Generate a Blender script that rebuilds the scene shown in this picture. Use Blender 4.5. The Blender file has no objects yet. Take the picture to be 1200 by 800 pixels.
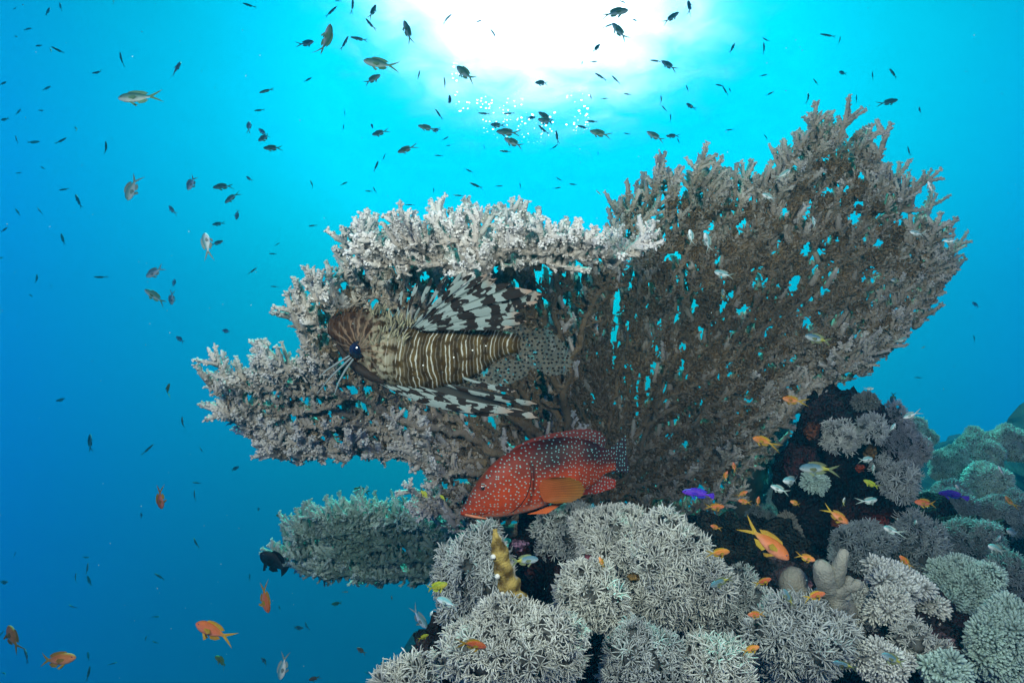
import bpy, math, random
import numpy as np
from mathutils import Vector, Matrix
random.seed(7)
rng = np.random.default_rng(11)
sc = bpy.context.scene
COL = sc.collection
R = math.radians

# ------------------------------------------------------------------ camera
PITCH = R(15.0)
F = 715.0                                   # focal length in photo pixels (1200 wide)
RIGHT = np.array([1.0, 0, 0]); FWD = np.array([0, math.cos(PITCH), math.sin(PITCH)]); UP = np.array([0, -math.sin(PITCH), math.cos(PITCH)])
cam = bpy.data.cameras.new('camera'); cam_ob = bpy.data.objects.new('camera', cam); COL.objects.link(cam_ob)
cam.sensor_width = 36; cam.lens = 36 * F / 1200; cam.clip_start = 0.02; cam.clip_end = 200
cam_ob.rotation_euler = (math.pi / 2 + PITCH, 0, 0)
sc.camera = cam_ob

def P(px, py, d):
    px = np.asarray(px, float); py = np.asarray(py, float); d = np.asarray(d, float)
    return d[..., None] * (FWD + ((px - 600) / F)[..., None] * RIGHT + ((400 - py) / F)[..., None] * UP)

norm_ = lambda v: v / np.linalg.norm(v)
SUN = P(628, -25, 1.0); SUN = SUN / np.linalg.norm(SUN)

# ------------------------------------------------------------------ world: open water lit from the surface
def nd(nt, t, **kw):
    n = nt.nodes.new(t)
    for k, v in kw.items(): setattr(n, k, v)
    return n
def mth(nt, op, a, b=None, c=None, clamp=False):
    n = nt.nodes.new('ShaderNodeMath'); n.operation = op; n.use_clamp = clamp
    for i, v in enumerate((a, b, c)):
        if v is None: continue
        if isinstance(v, (int, float)): n.inputs[i].default_value = v
        else: nt.links.new(v, n.inputs[i])
    return n.outputs[0]
def ramp(nt, fac, stops, interp='LINEAR'):
    n = nt.nodes.new('ShaderNodeValToRGB'); cr = n.color_ramp; cr.interpolation = interp
    while len(cr.elements) < len(stops): cr.elements.new(0.5)
    for e, (p, c) in zip(cr.elements, stops):
        e.position = p; e.color = (c[0], c[1], c[2], 1) if len(c) == 3 else c
    if fac is not None: nt.links.new(fac, n.inputs[0])
    return n.outputs[0]
def mixc(nt, fac, a, b, mode='MIX'):
    n = nt.nodes.new('ShaderNodeMix'); n.data_type = 'RGBA'; n.blend_type = mode
    for i, v in ((0, fac), (6, a), (7, b)):
        if isinstance(v, (int, float)): n.inputs[i].default_value = v
        elif isinstance(v, tuple): n.inputs[i].default_value = (*v[:3], 1)
        else: nt.links.new(v, n.inputs[i])
    return n.outputs[2]
def smooth(nt, v, a, b):
    n = nt.nodes.new('ShaderNodeMapRange'); n.interpolation_type = 'SMOOTHSTEP'
    nt.links.new(v, n.inputs[0]); n.inputs[1].default_value = a; n.inputs[2].default_value = b
    return n.outputs[0]

w = bpy.data.worlds.new('World'); sc.world = w; w.use_nodes = True
nt = w.node_tree; nt.nodes.clear()
tc = nd(nt, 'ShaderNodeTexCoord')
dirv = tc.outputs['Generated']
vm = nd(nt, 'ShaderNodeVectorMath', operation='DOT_PRODUCT'); nt.links.new(dirv, vm.inputs[0]); vm.inputs[1].default_value = tuple(SUN)
ang = mth(nt, 'ARCCOSINE', mth(nt, 'MINIMUM', mth(nt, 'MAXIMUM', vm.outputs['Value'], -1.0), 1.0))   # radians from the sun
sep = nd(nt, 'ShaderNodeSeparateXYZ'); nt.links.new(dirv, sep.inputs[0])
# the water surface overhead: directions projected on a horizontal plane
zz = mth(nt, 'MAXIMUM', sep.outputs[2], 0.06)
cmb = nd(nt, 'ShaderNodeCombineXYZ')
nt.links.new(mth(nt, 'DIVIDE', sep.outputs[0], zz), cmb.inputs[0]); nt.links.new(mth(nt, 'DIVIDE', sep.outputs[1], zz), cmb.inputs[1])
n1 = nd(nt, 'ShaderNodeTexNoise'); n1.inputs['Scale'].default_value = 9.0; n1.inputs['Detail'].default_value = 6; n1.inputs['Distortion'].default_value = 0.6
mp = nd(nt, 'ShaderNodeMapping'); mp.inputs['Scale'].default_value = (1.0, 1.25, 1); mp.inputs['Rotation'].default_value = (0, 0, 0.5)
nt.links.new(cmb.outputs[0], mp.inputs[0]); nt.links.new(mp.outputs[0], n1.inputs[0])
ripple = mth(nt, 'SUBTRACT', n1.outputs[0], 0.5)
elev = sep.outputs[2]
surf = smooth(nt, elev, 0.25, 0.6)
angw = mth(nt, 'ADD', ang, mth(nt, 'MULTIPLY', mth(nt, 'MULTIPLY', ripple, surf), 0.075))
HAZE_K = 1.0
WC = {'G': [2.0591, -3.9285, -1.218, 0.0554, 1.8589, -0.3772, -1.9878], 'B': [2.9789, -8.8737, 3.8459, -0.1138, 2.7721, 1.2638, -3.4559]}   # WCLINE
def chan(k):
    xx = mth(nt, 'MAXIMUM', mth(nt, 'MINIMUM', sep.outputs[0], 0.66), -0.66)
    zc = mth(nt, 'MAXIMUM', mth(nt, 'MINIMUM', sep.outputs[2], 0.80), -0.32)
    aa = mth(nt, 'MINIMUM', angw, 1.25)
    e = mth(nt, 'MULTIPLY_ADD', aa, k[1], k[0])
    e = mth(nt, 'MULTIPLY_ADD', mth(nt, 'MULTIPLY', aa, aa), k[2], e)
    e = mth(nt, 'MULTIPLY_ADD', xx, k[3], e)
    e = mth(nt, 'MULTIPLY_ADD', mth(nt, 'MULTIPLY', xx, xx), k[4], e)
    e = mth(nt, 'MULTIPLY_ADD', zc, k[5], e)
    if len(k) > 6: e = mth(nt, 'MULTIPLY_ADD', mth(nt, 'MULTIPLY', zc, zc), k[6], e)
    return mth(nt, 'EXPONENT', e)
cbn = nd(nt, 'ShaderNodeCombineXYZ'); cbn.inputs[0].default_value = 0.0
nt.links.new(mth(nt, 'MINIMUM', chan(WC['G']), 0.78), cbn.inputs[1]); nt.links.new(mth(nt, 'MINIMUM', chan(WC['B']), 1.2), cbn.inputs[2])
base = cbn.outputs[0]
gd_ = nd(nt, 'ShaderNodeVectorMath', operation='SUBTRACT'); nt.links.new(dirv, gd_.inputs[0]); gd_.inputs[1].default_value = tuple(SUN + np.array([0.012, 0, 0]))
gm_ = nd(nt, 'ShaderNodeVectorMath', operation='MULTIPLY'); nt.links.new(gd_.outputs[0], gm_.inputs[0]); gm_.inputs[1].default_value = (0.78, 1.1, 1.1)
gn_ = nd(nt, 'ShaderNodeVectorMath', operation='LENGTH'); nt.links.new(gm_.outputs[0], gn_.inputs[0])
angg = mth(nt, 'ADD', gn_.outputs['Value'], mth(nt, 'MULTIPLY', mth(nt, 'MULTIPLY', ripple, surf), 0.11))
gl0 = mth(nt, 'SUBTRACT', 1.0, smooth(nt, angg, 0.03, 0.29)); glow = mth(nt, 'MULTIPLY', mth(nt, 'POWER', gl0, 2.1), 2.8)
# glitter: the broken edge of the sun's image on the surface
vo = nd(nt, 'ShaderNodeTexVoronoi'); vo.inputs['Scale'].default_value = 105
nt.links.new(cmb.outputs[0], vo.inputs['Vector'])
n2 = nd(nt, 'ShaderNodeTexNoise'); n2.inputs['Scale'].default_value = 9.0; n2.inputs['Detail'].default_value = 2; nt.links.new(cmb.outputs[0], n2.inputs[0])
spark = mth(nt, 'LESS_THAN', vo.outputs['Distance'], mth(nt, 'MULTIPLY', n1.outputs[0], 0.52))
vr = nd(nt, 'ShaderNodeSeparateColor'); nt.links.new(vo.outputs['Color'], vr.inputs[0])
spark = mth(nt, 'MULTIPLY', spark, mth(nt, 'GREATER_THAN', vr.outputs[0], 0.45))
ringm = mth(nt, 'MULTIPLY', mth(nt, 'MULTIPLY', smooth(nt, ang, 0.155, 0.17), mth(nt, 'SUBTRACT', 1.0, smooth(nt, ang, 0.20, 0.225))), mth(nt, 'LESS_THAN', mth(nt, 'ABSOLUTE', mth(nt, 'SUBTRACT', sep.outputs[0], 0.015)), 0.105))
spark = mth(nt, 'MULTIPLY', mth(nt, 'MULTIPLY', spark, ringm), mth(nt, 'GREATER_THAN', n2.outputs[0], 0.47))
low = mth(nt, 'LESS_THAN', elev, float(SUN[2]) - 0.06)
spark = mth(nt, 'MULTIPLY', mth(nt, 'MULTIPLY', spark, low), 3.5)
rip_amt = mth(nt, 'ADD', 1.0, mth(nt, 'MULTIPLY', mth(nt, 'MULTIPLY', ripple, surf), 0.30))
sv = nd(nt, 'ShaderNodeVectorMath', operation='SCALE'); nt.links.new(base, sv.inputs[0]); nt.links.new(rip_amt, sv.inputs['Scale'])
ad = nd(nt, 'ShaderNodeVectorMath', operation='ADD'); nt.links.new(sv.outputs[0], ad.inputs[0])
gl = nd(nt, 'ShaderNodeCombineXYZ'); g2 = mth(nt, 'ADD', glow, spark)
for i in range(3): nt.links.new(g2, gl.inputs[i])
nt.links.new(gl.outputs[0], ad.inputs[1])
bg = nd(nt, 'ShaderNodeBackground'); nt.links.new(ad.outputs[0], bg.inputs[0]); bg.inputs[1].default_value = 1.0
wo = nd(nt, 'ShaderNodeOutputWorld'); nt.links.new(bg.outputs[0], wo.inputs[0])
w.cycles.sampling_method = 'MANUAL'; w.cycles.sample_map_resolution = 512

# ------------------------------------------------------------------ sun and the photographer's two strobes
sl = bpy.data.lights.new('sun', 'SUN'); sl.energy = 5.0; sl.angle = R(2.0); sl.color = (0.10, 1.0, 0.84)
so = bpy.data.objects.new('sun', sl); COL.objects.link(so)
so.rotation_euler = Vector(norm_(SUN + np.array([-0.05, -0.10, 0.50]))).to_track_quat('Z', 'Y').to_euler()
def strobe(loc, target, power, size=0.12):
    l = bpy.data.lights.new('strobe', 'SPOT'); l.energy = power; l.shadow_soft_size = size; l.spot_size = R(122); l.spot_blend = 0.9
    l.color = (0.90, 1.0, 0.87)
    o = bpy.data.objects.new('strobe', l); COL.objects.link(o); o.location = loc
    o.rotation_euler = (Vector(target) - Vector(loc)).to_track_quat('-Z', 'Y').to_euler()
strobe((-0.50, 0.10, 0.30), P(480, 400, 1.15), 24)
strobe((0.42, 0.06, 0.26), P(760, 450, 1.35), 18)

vs = sc.view_settings; vs.view_transform = 'Standard'; vs.look = 'None'; vs.exposure = 0.6; vs.gamma = 1.0
try: vs.use_curve_mapping = False
except Exception: pass
sc.render.engine = 'CYCLES'
cy = sc.cycles
cy.use_denoising = True
try: cy.denoiser = 'OPENIMAGEDENOISE'
except Exception: pass
cy.max_bounces = 4; cy.diffuse_bounces = 2; cy.glossy_bounces = 1; cy.transmission_bounces = 2; cy.transparent_max_bounces = 8; cy.volume_bounces = 0
cy.use_adaptive_sampling = True; cy.adaptive_threshold = 0.02

# ------------------------------------------------------------------ helpers
def norm(v):
    v = np.asarray(v, float); return v / (np.linalg.norm(v, axis=-1, keepdims=True) + 1e-12)
def hash3(ix, iy, iz, seed=0):
    h = (ix * 374761393 + iy * 668265263 + iz * 2147483647 + seed * 1274126177) & 0xffffffff
    h = ((h ^ (h >> 13)) * 1274126177) & 0xffffffff
    h = (h ^ (h >> 16)) & 0xffffffff
    return h / 4294967295.0
def vnoise(p, seed=0):
    p = np.asarray(p, float); i = np.floor(p).astype(np.int64); f = p - i; f = f * f * (3 - 2 * f)
    r = 0
    for dx in (0, 1):
        for dy in (0, 1):
            for dz in (0, 1):
                wgt = (f[..., 0] if dx else 1 - f[..., 0]) * (f[..., 1] if dy else 1 - f[..., 1]) * (f[..., 2] if dz else 1 - f[..., 2])
                r = r + wgt * hash3(i[..., 0] + dx, i[..., 1] + dy, i[..., 2] + dz, seed)
    return r * 2 - 1
def fbm(p, seed=0, octv=4, gain=0.5):
    a = 1.0; s = 0; q = np.asarray(p, float)
    for o in range(octv):
        s = s + a * vnoise(q * (2.03 ** o) + 17.3 * o, seed + o); a *= gain
    return s
class MB:
    """collects vertices, quads, triangles, colours into one mesh"""
    def __init__(s): s.v = []; s.q = []; s.t = []; s.c = []; s.m = []; s.n = 0; s.uv = []
    def add(s, v, q=None, t=None, c=(0.5, 0.5, 0.5), m=0, uv=None):
        v = np.asarray(v, float).reshape(-1, 3); k = len(v)
        c = np.asarray(c, float)
        if c.ndim == 1: c = np.repeat(c[None], k, 0)
        s.v.append(v); s.c.append(c.reshape(-1, 3))
        s.uv.append(np.zeros((k, 3)) if uv is None else np.asarray(uv, float).reshape(-1, 3))
        if q is not None and len(q): q = np.asarray(q, np.int64).reshape(-1, 4); s.q.append(q + s.n); s.m.append(('q', m, len(q)))
        if t is not None and len(t): t = np.asarray(t, np.int64).reshape(-1, 3); s.t.append(t + s.n); s.m.append(('t', m, len(t)))
        s.n += k
    def grid(s, v, c, wrap=False, m=0, uv=None):
        """v: (...,K,S,3) grids"""
        v = np.asarray(v, float); K, S = v.shape[-3], v.shape[-2]; V = v.reshape(-1, K, S, 3); N = len(V)
        k = np.arange(K - 1)[:, None]; j = np.arange(S if wrap else S - 1)[None]; j2 = (j + 1) % S
        f = np.stack(np.broadcast_arrays(k * S + j, k * S + j2, (k + 1) * S + j2, (k + 1) * S + j), -1).reshape(-1, 4)
        q = (f[None] + (np.arange(N) * K * S)[:, None, None]).reshape(-1, 4)
        c = np.asarray(c, float)
        if c.ndim > 1: c = np.broadcast_to(c, V.shape).reshape(-1, 3)
        s.add(V.reshape(-1, 3), q=q, c=c, m=m, uv=None if uv is None else np.broadcast_to(uv, V.shape).reshape(-1, 3))
    def build(s, name, mats, parent=None, smooth=True):
        me = bpy.data.meshes.new(name)
        v = np.concatenate(s.v); nq = sum(len(a) for a in s.q); ntt = sum(len(a) for a in s.t)
        me.vertices.add(len(v)); me.vertices.foreach_set('co', v.astype(np.float32).ravel())
        q = np.concatenate(s.q).ravel() if nq else np.zeros(0, np.int64); t = np.concatenate(s.t).ravel() if ntt else np.zeros(0, np.int64)
        li = np.concatenate([q, t]).astype(np.int32)
        me.loops.add(len(li)); me.loops.foreach_set('vertex_index', li)
        tot = np.concatenate([np.full(nq, 4), np.full(ntt, 3)]).astype(np.int32); st = np.concatenate([[0], np.cumsum(tot)[:-1]]).astype(np.int32)
        me.polygons.add(nq + ntt); me.polygons.foreach_set('loop_start', st)
        try: me.polygons.foreach_set('loop_total', tot)
        except Exception: pass
        me.polygons.foreach_set('use_smooth', np.full(nq + ntt, smooth))
        mi = np.concatenate([np.full(n, m) for k, m, n in s.m if k == 'q'] + [np.full(n, m) for k, m, n in s.m if k == 't']).astype(np.int32)
        me.polygons.foreach_set('material_index', mi)
        me.update(calc_edges=True)
        ca = me.color_attributes.new('col', 'FLOAT_COLOR', 'POINT')
        cc = np.concatenate(s.c); cc = np.concatenate([cc, np.ones((len(cc), 1))], 1).astype(np.float32); ca.data.foreach_set('color', cc.ravel())
        ua = me.attributes.new('pat', 'FLOAT_VECTOR', 'POINT'); ua.data.foreach_set('vector', np.concatenate(s.uv).astype(np.float32).ravel())
        for m in (mats if isinstance(mats, (list, tuple)) else [mats]): me.materials.append(m)
        o = bpy.data.objects.new(name, me); COL.objects.link(o)
        if parent is not None: o.parent = parent
        return o
def tag(o, label=None, cat=None, group=None, kind=None):
    if label: o['label'] = label
    if cat: o['category'] = cat
    if group: o['group'] = group
    if kind: o['kind'] = kind
    return o
def empty(name, loc, rot=(0, 0, 0)):
    o = bpy.data.objects.new(name, None); COL.objects.link(o); o.location = loc; o.rotation_euler = rot; o.empty_display_size = 0.05
    return o
def tubes(mb, paths, radii, S, c, jitter=0.0, m=0, flat=1.0):
    """paths (N,K,3), radii (N,K), colours (N,K,3)"""
    paths = np.asarray(paths, float); N, K = paths.shape[:2]
    t = np.empty_like(paths); t[:, 1:-1] = paths[:, 2:] - paths[:, :-2]; t[:, 0] = paths[:, 1] - paths[:, 0]; t[:, -1] = paths[:, -1] - paths[:, -2]
    t = norm(t)
    ref = norm(rng.normal(size=(N, 1, 3)))
    a = norm(np.cross(t, ref)); b = np.cross(t, a)
    th = np.arange(S) * 2 * math.pi / S
    r = np.asarray(radii, float)[:, :, None, None]
    if jitter: r = r * (1 + jitter * rng.uniform(-1, 1, size=(N, K, S, 1)))
    V = paths[:, :, None] + r * (a[:, :, None] * np.cos(th)[None, None, :, None] + flat * b[:, :, None] * np.sin(th)[None, None, :, None])
    C = np.repeat(np.asarray(c, float)[:, :, None], S, 2)
    mb.grid(V, C, wrap=True, m=m)

# ------------------------------------------------------------------ materials
def mat(name, rough=0.75, bump=None, spec=0.25, noise=0.12, nscale=60, sss=0.0, hue=0.0, fine=None):
    m = bpy.data.materials.new(name); m.use_nodes = True; t = m.node_tree; b = t.nodes['Principled BSDF']
    b.inputs['Roughness'].default_value = rough; b.inputs['Specular IOR Level'].default_value = spec
    at = nd(t, 'ShaderNodeAttribute', attribute_name='col'); col = at.outputs['Color']
    tcn = nd(t, 'ShaderNodeTexCoord')
    if noise:
        n = nd(t, 'ShaderNodeTexNoise'); n.inputs['Scale'].default_value = nscale; n.inputs['Detail'].default_value = 5; t.links.new(tcn.outputs['Object'], n.inputs[0])
        f = ramp(t, n.outputs[0], [(0.3, (1 - noise * 2,) * 3), (0.7, (1 + noise,) * 3)])
        col = mixc(t, 1.0, col, f, 'MULTIPLY')
    if hue:
        oi = nd(t, 'ShaderNodeObjectInfo'); h = nd(t, 'ShaderNodeHueSaturation'); t.links.new(col, h.inputs['Color'])
        t.links.new(mth(t, 'ADD', 0.5 - hue / 2, mth(t, 'MULTIPLY', oi.outputs['Random'], hue)), h.inputs['Hue'])
        t.links.new(mth(t, 'ADD', 0.8, mth(t, 'MULTIPLY', oi.outputs['Random'], 0.4)), h.inputs['Value']); col = h.outputs[0]
    t.links.new(col, b.inputs['Base Color'])
    if bump:
        v = nd(t, 'ShaderNodeTexVoronoi'); v.inputs['Scale'].default_value = bump[0]; t.links.new(tcn.outputs['Object'], v.inputs['Vector'])
        bn = nd(t, 'ShaderNodeBump'); bn.inputs['Strength'].default_value = bump[1]; bn.inputs['Distance'].default_value = bump[2]
        t.links.new(v.outputs['Distance'], bn.inputs['Height']); t.links.new(bn.outputs[0], b.inputs['Normal'])
        if bump[3] if len(bump) > 3 else False:
            bn.invert = True
    return m
M_STONY = mat('stony_coral', 0.85, (260, 0.6, 0.002, True), 0.1, 0.14, 25)
M_SOFT = mat('soft_coral', 0.7, None, 0.2, 0.12, 20)
M_ROCK = mat('reef_rock', 0.9, (120, 1.0, 0.02), 0.1, 0.4, 22)
M_LEATHER = mat('leather_coral', 0.7, (300, 0.9, 0.0015), 0.2, 0.15, 30)
M_FISH = mat('fish_skin', 0.45, (60, 0.25, 0.01), 0.3, 0.08, 8, hue=0.03)
M_FIN = mat('fish_fin', 0.6, None, 0.12, 0.12, 30, hue=0.03)
M_EYE = mat('fish_eye', 0.12, None, 0.8, 0.0)
M_SAND = mat('reef_ground', 0.95, (6, 0.8, 0.1), 0.1, 0.3, 3)

# ------------------------------------------------------------------ haze: the water itself
def box(name, x0, x1, y0, y1, z0, z1, m):
    v = [(x, y, z) for z in (z0, z1) for y in (y0, y1) for x in (x0, x1)]
    f = [(0, 2, 3, 1), (4, 5, 7, 6), (0, 1, 5, 4), (1, 3, 7, 5), (3, 2, 6, 7), (2, 0, 4, 6)]
    me = bpy.data.meshes.new(name); me.from_pydata(v, [], f); me.update(); me.materials.append(m)
    o = bpy.data.objects.new(name, me); COL.objects.link(o); return o
mh = bpy.data.materials.new('haze'); mh.use_nodes = True; t = mh.node_tree; t.nodes.clear()
pv = nd(t, 'ShaderNodeVolumePrincipled'); pv.inputs['Density'].default_value = 0.038
pv.inputs['Color'].default_value = (0.02, 0.35, 0.62, 1); pv.inputs['Absorption Color'].default_value = (0, 0, 0, 1); pv.inputs['Anisotropy'].default_value = 0.0
mo = nd(t, 'ShaderNodeOutputMaterial'); t.links.new(pv.outputs[0], mo.inputs['Volume'])
hz = box('haze', -20, 20, -4, 20, -9.5, 7.5, mh); tag(hz, kind='stuff')

# ------------------------------------------------------------------ reef ground: one sheet, crest to the right, drop-off to the left
def sst(a, b, x):
    t = np.clip((x - a) / (b - a), 0, 1); return t * t * (3 - 2 * t)
def ground_h(x, y):
    edge = -0.02 + 0.08 * y + 0.06 * np.sin(y * 5)
    m = sst(0.0, 1.0, (x - edge + 0.30) / 0.35)                       # 0 = open water, 1 = reef crest
    crest = -0.50 + 0.21 * np.minimum(y, 2.2) - 0.02 * np.clip(x - 0.3, 0, 3) - 0.10 * np.clip(y - 2.2, 0, 9)
    far = 0.26 * np.clip(x - 1.9, 0, 9) * sst(2.5, 5.0, y)
    h = crest + far
    backdrop = -7.5 + 2.2 * sst(3, 9, x)
    back = sst(2.6, 4.2, y) * (1 - sst(1.4, 3.0, x - 0.25 * (y - 2.5)))
    h = h * (1 - back) + np.minimum(h, -1.6 - 0.6 * (y - 2.5)) * back
    q = np.stack([x, y, 0 * x], -1)
    h = h + 0.05 * fbm(q * 3.0, 3, 5) * m + (0.30 * fbm(q * 0.8, 9, 4) + 0.30 * np.abs(fbm(q * 2.2, 19, 4)) + 0.09 * fbm(q * 7.0, 29, 3)) * sst(2.2, 4, y)
    hl = -7.5 + 0.5 * fbm(q * 0.5, 5, 4) + 6.3 * np.exp(-((x + 0.7) / 1.5) ** 2) * np.exp(-((y - 7.0) / 2.4) ** 2) + 0.25 * fbm(q * 1.6, 25, 4)
    return hl + (h - hl) * m
def axis(lo, hi, c0, c1, fine, coarse):
    a = list(np.arange(c0, c1, fine)); s = fine; v = c1
    while v < hi: a.append(v); s = min(coarse, s * 1.05); v += s
    a.append(hi); s = fine; v = c0 - fine
    while v > lo: a.append(v); s = min(coarse, s * 1.05); v -= s
    a.append(lo); return np.array(sorted(a))
xs = axis(-19, 19, -0.6, 2.6, 0.018, 0.35); ys = axis(-3, 19, 0.3, 3.2, 0.022, 0.35)
X, Y = np.meshgrid(xs, ys)
Z = ground_h(X, Y)
q = np.stack([X, Y, Z], -1)
nn = fbm(q * 9, 21, 3)[..., None]; n3 = fbm(q * 4, 33, 3)[..., None]
c = np.array([0.035, 0.032, 0.030]) + np.clip(nn, 0, 1) * np.array([0.05, 0.012, 0.012]) + np.clip(n3, 0, 1) * np.array([0.025, 0.025, 0.02])
g = MB(); g.grid(q, c); go = g.build('reef_ground', M_SAND); tag(go, kind='structure')

# ------------------------------------------------------------------ table corals
def inpoly(pts, poly):
    x, y = pts[:, 0], pts[:, 1]; ins = np.zeros(len(pts), bool); n = len(poly)
    for i in range(n):
        x1, y1 = poly[i]; x2, y2 = poly[(i + 1) % n]
        cnd = ((y1 > y) != (y2 > y)) & (x < (x2 - x1) * (y - y1) / (y2 - y1 + 1e-9) + x1)
        ins ^= cnd
    return ins
def polydist(pts, poly):
    d = np.full(len(pts), 1e9); n = len(poly); P_ = np.array(poly, float)
    for i in range(n):
        a, b = P_[i], P_[(i + 1) % n]; ab = b - a
        tt = np.clip(((pts - a) @ ab) / (ab @ ab), 0, 1); d = np.minimum(d, np.linalg.norm(pts - a - tt[:, None] * ab, axis=1))
    return d
def colonise(poly, root, spacing, step, seed, clump=0.0):
    r = np.random.default_rng(seed)
    P_ = np.array(poly, float); lo, hi = P_.min(0), P_.max(0)
    gx, gy = np.meshgrid(np.arange(lo[0], hi[0], spacing), np.arange(lo[1], hi[1], spacing))
    A = np.stack([gx.ravel(), gy.ravel()], 1) + r.uniform(-0.55, 0.55, (gx.size, 2)) * spacing
    A = A[inpoly(A, poly)]
    nodes = [np.array(root, float)]; par = [-1]
    N = np.array(nodes); best = np.full(len(A), 1e9); bi = np.zeros(len(A), int)
    d = np.linalg.norm(A - N[0], axis=1); best = d; alive = np.ones(len(A), bool); start = 0
    pos = [N[0]]
    for it in range(400):
        idx = np.where(alive)[0]
        if len(idx) == 0: break
        u, inv = np.unique(bi[idx], return_inverse=True)
        dirs = norm(A[idx] - np.array(pos)[bi[idx]])
        # only attractors close enough pull (others wait), unless nothing is close
        near = best[idx] < spacing * 4.5
        if not near.any(): near = best[idx] < best[idx].min() + spacing * 3
        idx = idx[near]; dirs = dirs[near]
        u, inv = np.unique(bi[idx], return_inverse=True)
        acc = np.zeros((len(u), 2)); np.add.at(acc, inv, dirs)
        pu = np.array(pos)[u]
        rad = norm(pu - np.array(root)) * (np.linalg.norm(pu - np.array(root), axis=1) > 5)[:, None]
        nw = pu + step * norm(norm(acc) + 0.08 * rad + r.normal(0, 0.42, acc.shape))
        ne = []
        for k in range(len(u)):
            pos.append(nw[k]); par.append(int(u[k])); ne.append(len(pos) - 1)
        ia = np.where(alive)[0]
        D = np.linalg.norm(A[ia][:, None] - nw[None], axis=2); mn = D.min(1); am = D.argmin(1)
        upd = mn < best[ia]; best[ia[upd]] = mn[upd]; bi[ia[upd]] = np.array(ne)[am[upd]]
        alive[best < step * 1.1] = False
    return np.array(pos), np.array(par)
def lerp(a, b, t): return np.asarray(a) * (1 - t) + np.asarray(b) * t

def fingers(mb, p, d, L, r, cb, ct, bend=0.25, knobs=8, S=6, updir=None):
    if len(p) == 0: return
    cb = np.broadcast_to(cb, (len(p), 3)); ct = np.broadcast_to(ct, (len(p), 3))
    ratio = L / (r + 1e-9)
    for lo, hi, kn in ((0, 4, knobs), (4, 7, int(knobs * 1.7)), (7, 10, int(knobs * 2.6)), (10, 99, int(knobs * 3.6))):
        q_ = (ratio >= lo) & (ratio < hi)
        if q_.any(): fingers_(mb, p[q_], d[q_], L[q_], r[q_], cb[q_], ct[q_], bend, kn, S, updir)
def antlers(mb, p, d, L, r, cb, ct, nside=4):
    n = len(p)
    if n == 0: return
    fingers(mb, p, d, L, r, cb, ct, bend=0.2, knobs=8)
    for k in range(nside):
        t_ = rng.uniform(0.15, 0.75, (n, 1)); sd = norm(np.cross(d, rng.normal(size=(n, 3))))
        fingers(mb, p + d * L[:, None] * t_, norm(d * 0.75 + sd * 0.75), L * rng.uniform(0.3, 0.6, n), r * 0.82, lerp(cb, ct, 0.4), ct, bend=0.15, knobs=7)
def fingers_(mb, p, d, L, r, cb, ct, bend=0.25, knobs=8, S=6, updir=None):
    """tapered knobbly fingers: p,d (N,3); L,r (N,)"""
    N = len(p)
    if N == 0: return
    K = 5; tt = np.array([0, 0.3, 0.62, 0.9, 1.0])
    side = norm(np.cross(d, rng.normal(size=(N, 3))))
    up = np.array([0, -0.15, 1.0]) if updir is None else updir
    path = p[:, None] + d[:, None] * (L[:, None] * tt)[..., None] + (side * 0.5 + up * 0.6)[:, None] * (bend * L[:, None] * tt ** 2)[..., None]
    rr = r[:, None] * np.array([0.9, 0.86, 0.78, 0.6, 0.25])
    cb = np.broadcast_to(cb, (N, 3)); ct = np.broadcast_to(ct, (N, 3))
    C = cb[:, None] * (1 - tt[None, :, None] ** 1.3) + ct[:, None] * (tt[None, :, None] ** 1.3)
    tubes(mb, path, rr, S, C, jitter=0.22)
    if knobs:
        k = rng.uniform(0.15, 0.95, (N, knobs)); seg = np.clip((k * (K - 1)).astype(int), 0, K - 2); fr = k * (K - 1) - seg
        ii = np.arange(N)[:, None]
        b0 = path[ii, seg] * (1 - fr[..., None]) + path[ii, seg + 1] * fr[..., None]
        ax = norm(path[ii, seg + 1] - path[ii, seg])
        rnd = norm(np.cross(ax, rng.normal(size=(N, knobs, 3))))
        kd = norm(rnd + ax * rng.uniform(0.2, 0.8, (N, knobs, 1)))
        rk = r[:, None] * (1.0 - 0.35 * k)
        kl = rk * rng.uniform(1.15, 1.95, (N, knobs))
        kr = rk * rng.uniform(0.38, 0.6, (N, knobs))
        b0 = b0.reshape(-1, 3); kd = kd.reshape(-1, 3); kl = kl.ravel(); kr = kr.ravel()
        pth = b0[:, None] + kd[:, None] * (kl[:, None] * np.array([0.3, 0.75, 1.0]))[..., None]
        cc = cb[:, None] * (1 - k[..., None]) + ct[:, None] * k[..., None]; cc = cc.reshape(-1, 3)
        cc2 = cc[:, None] * np.array([0.85, 1.08, 1.3])[None, :, None]
        tubes(mb, pth, kr[:, None] * np.array([1.0, 1.0, 0.45]), 5, np.clip(cc2, 0, 0.8))

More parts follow.
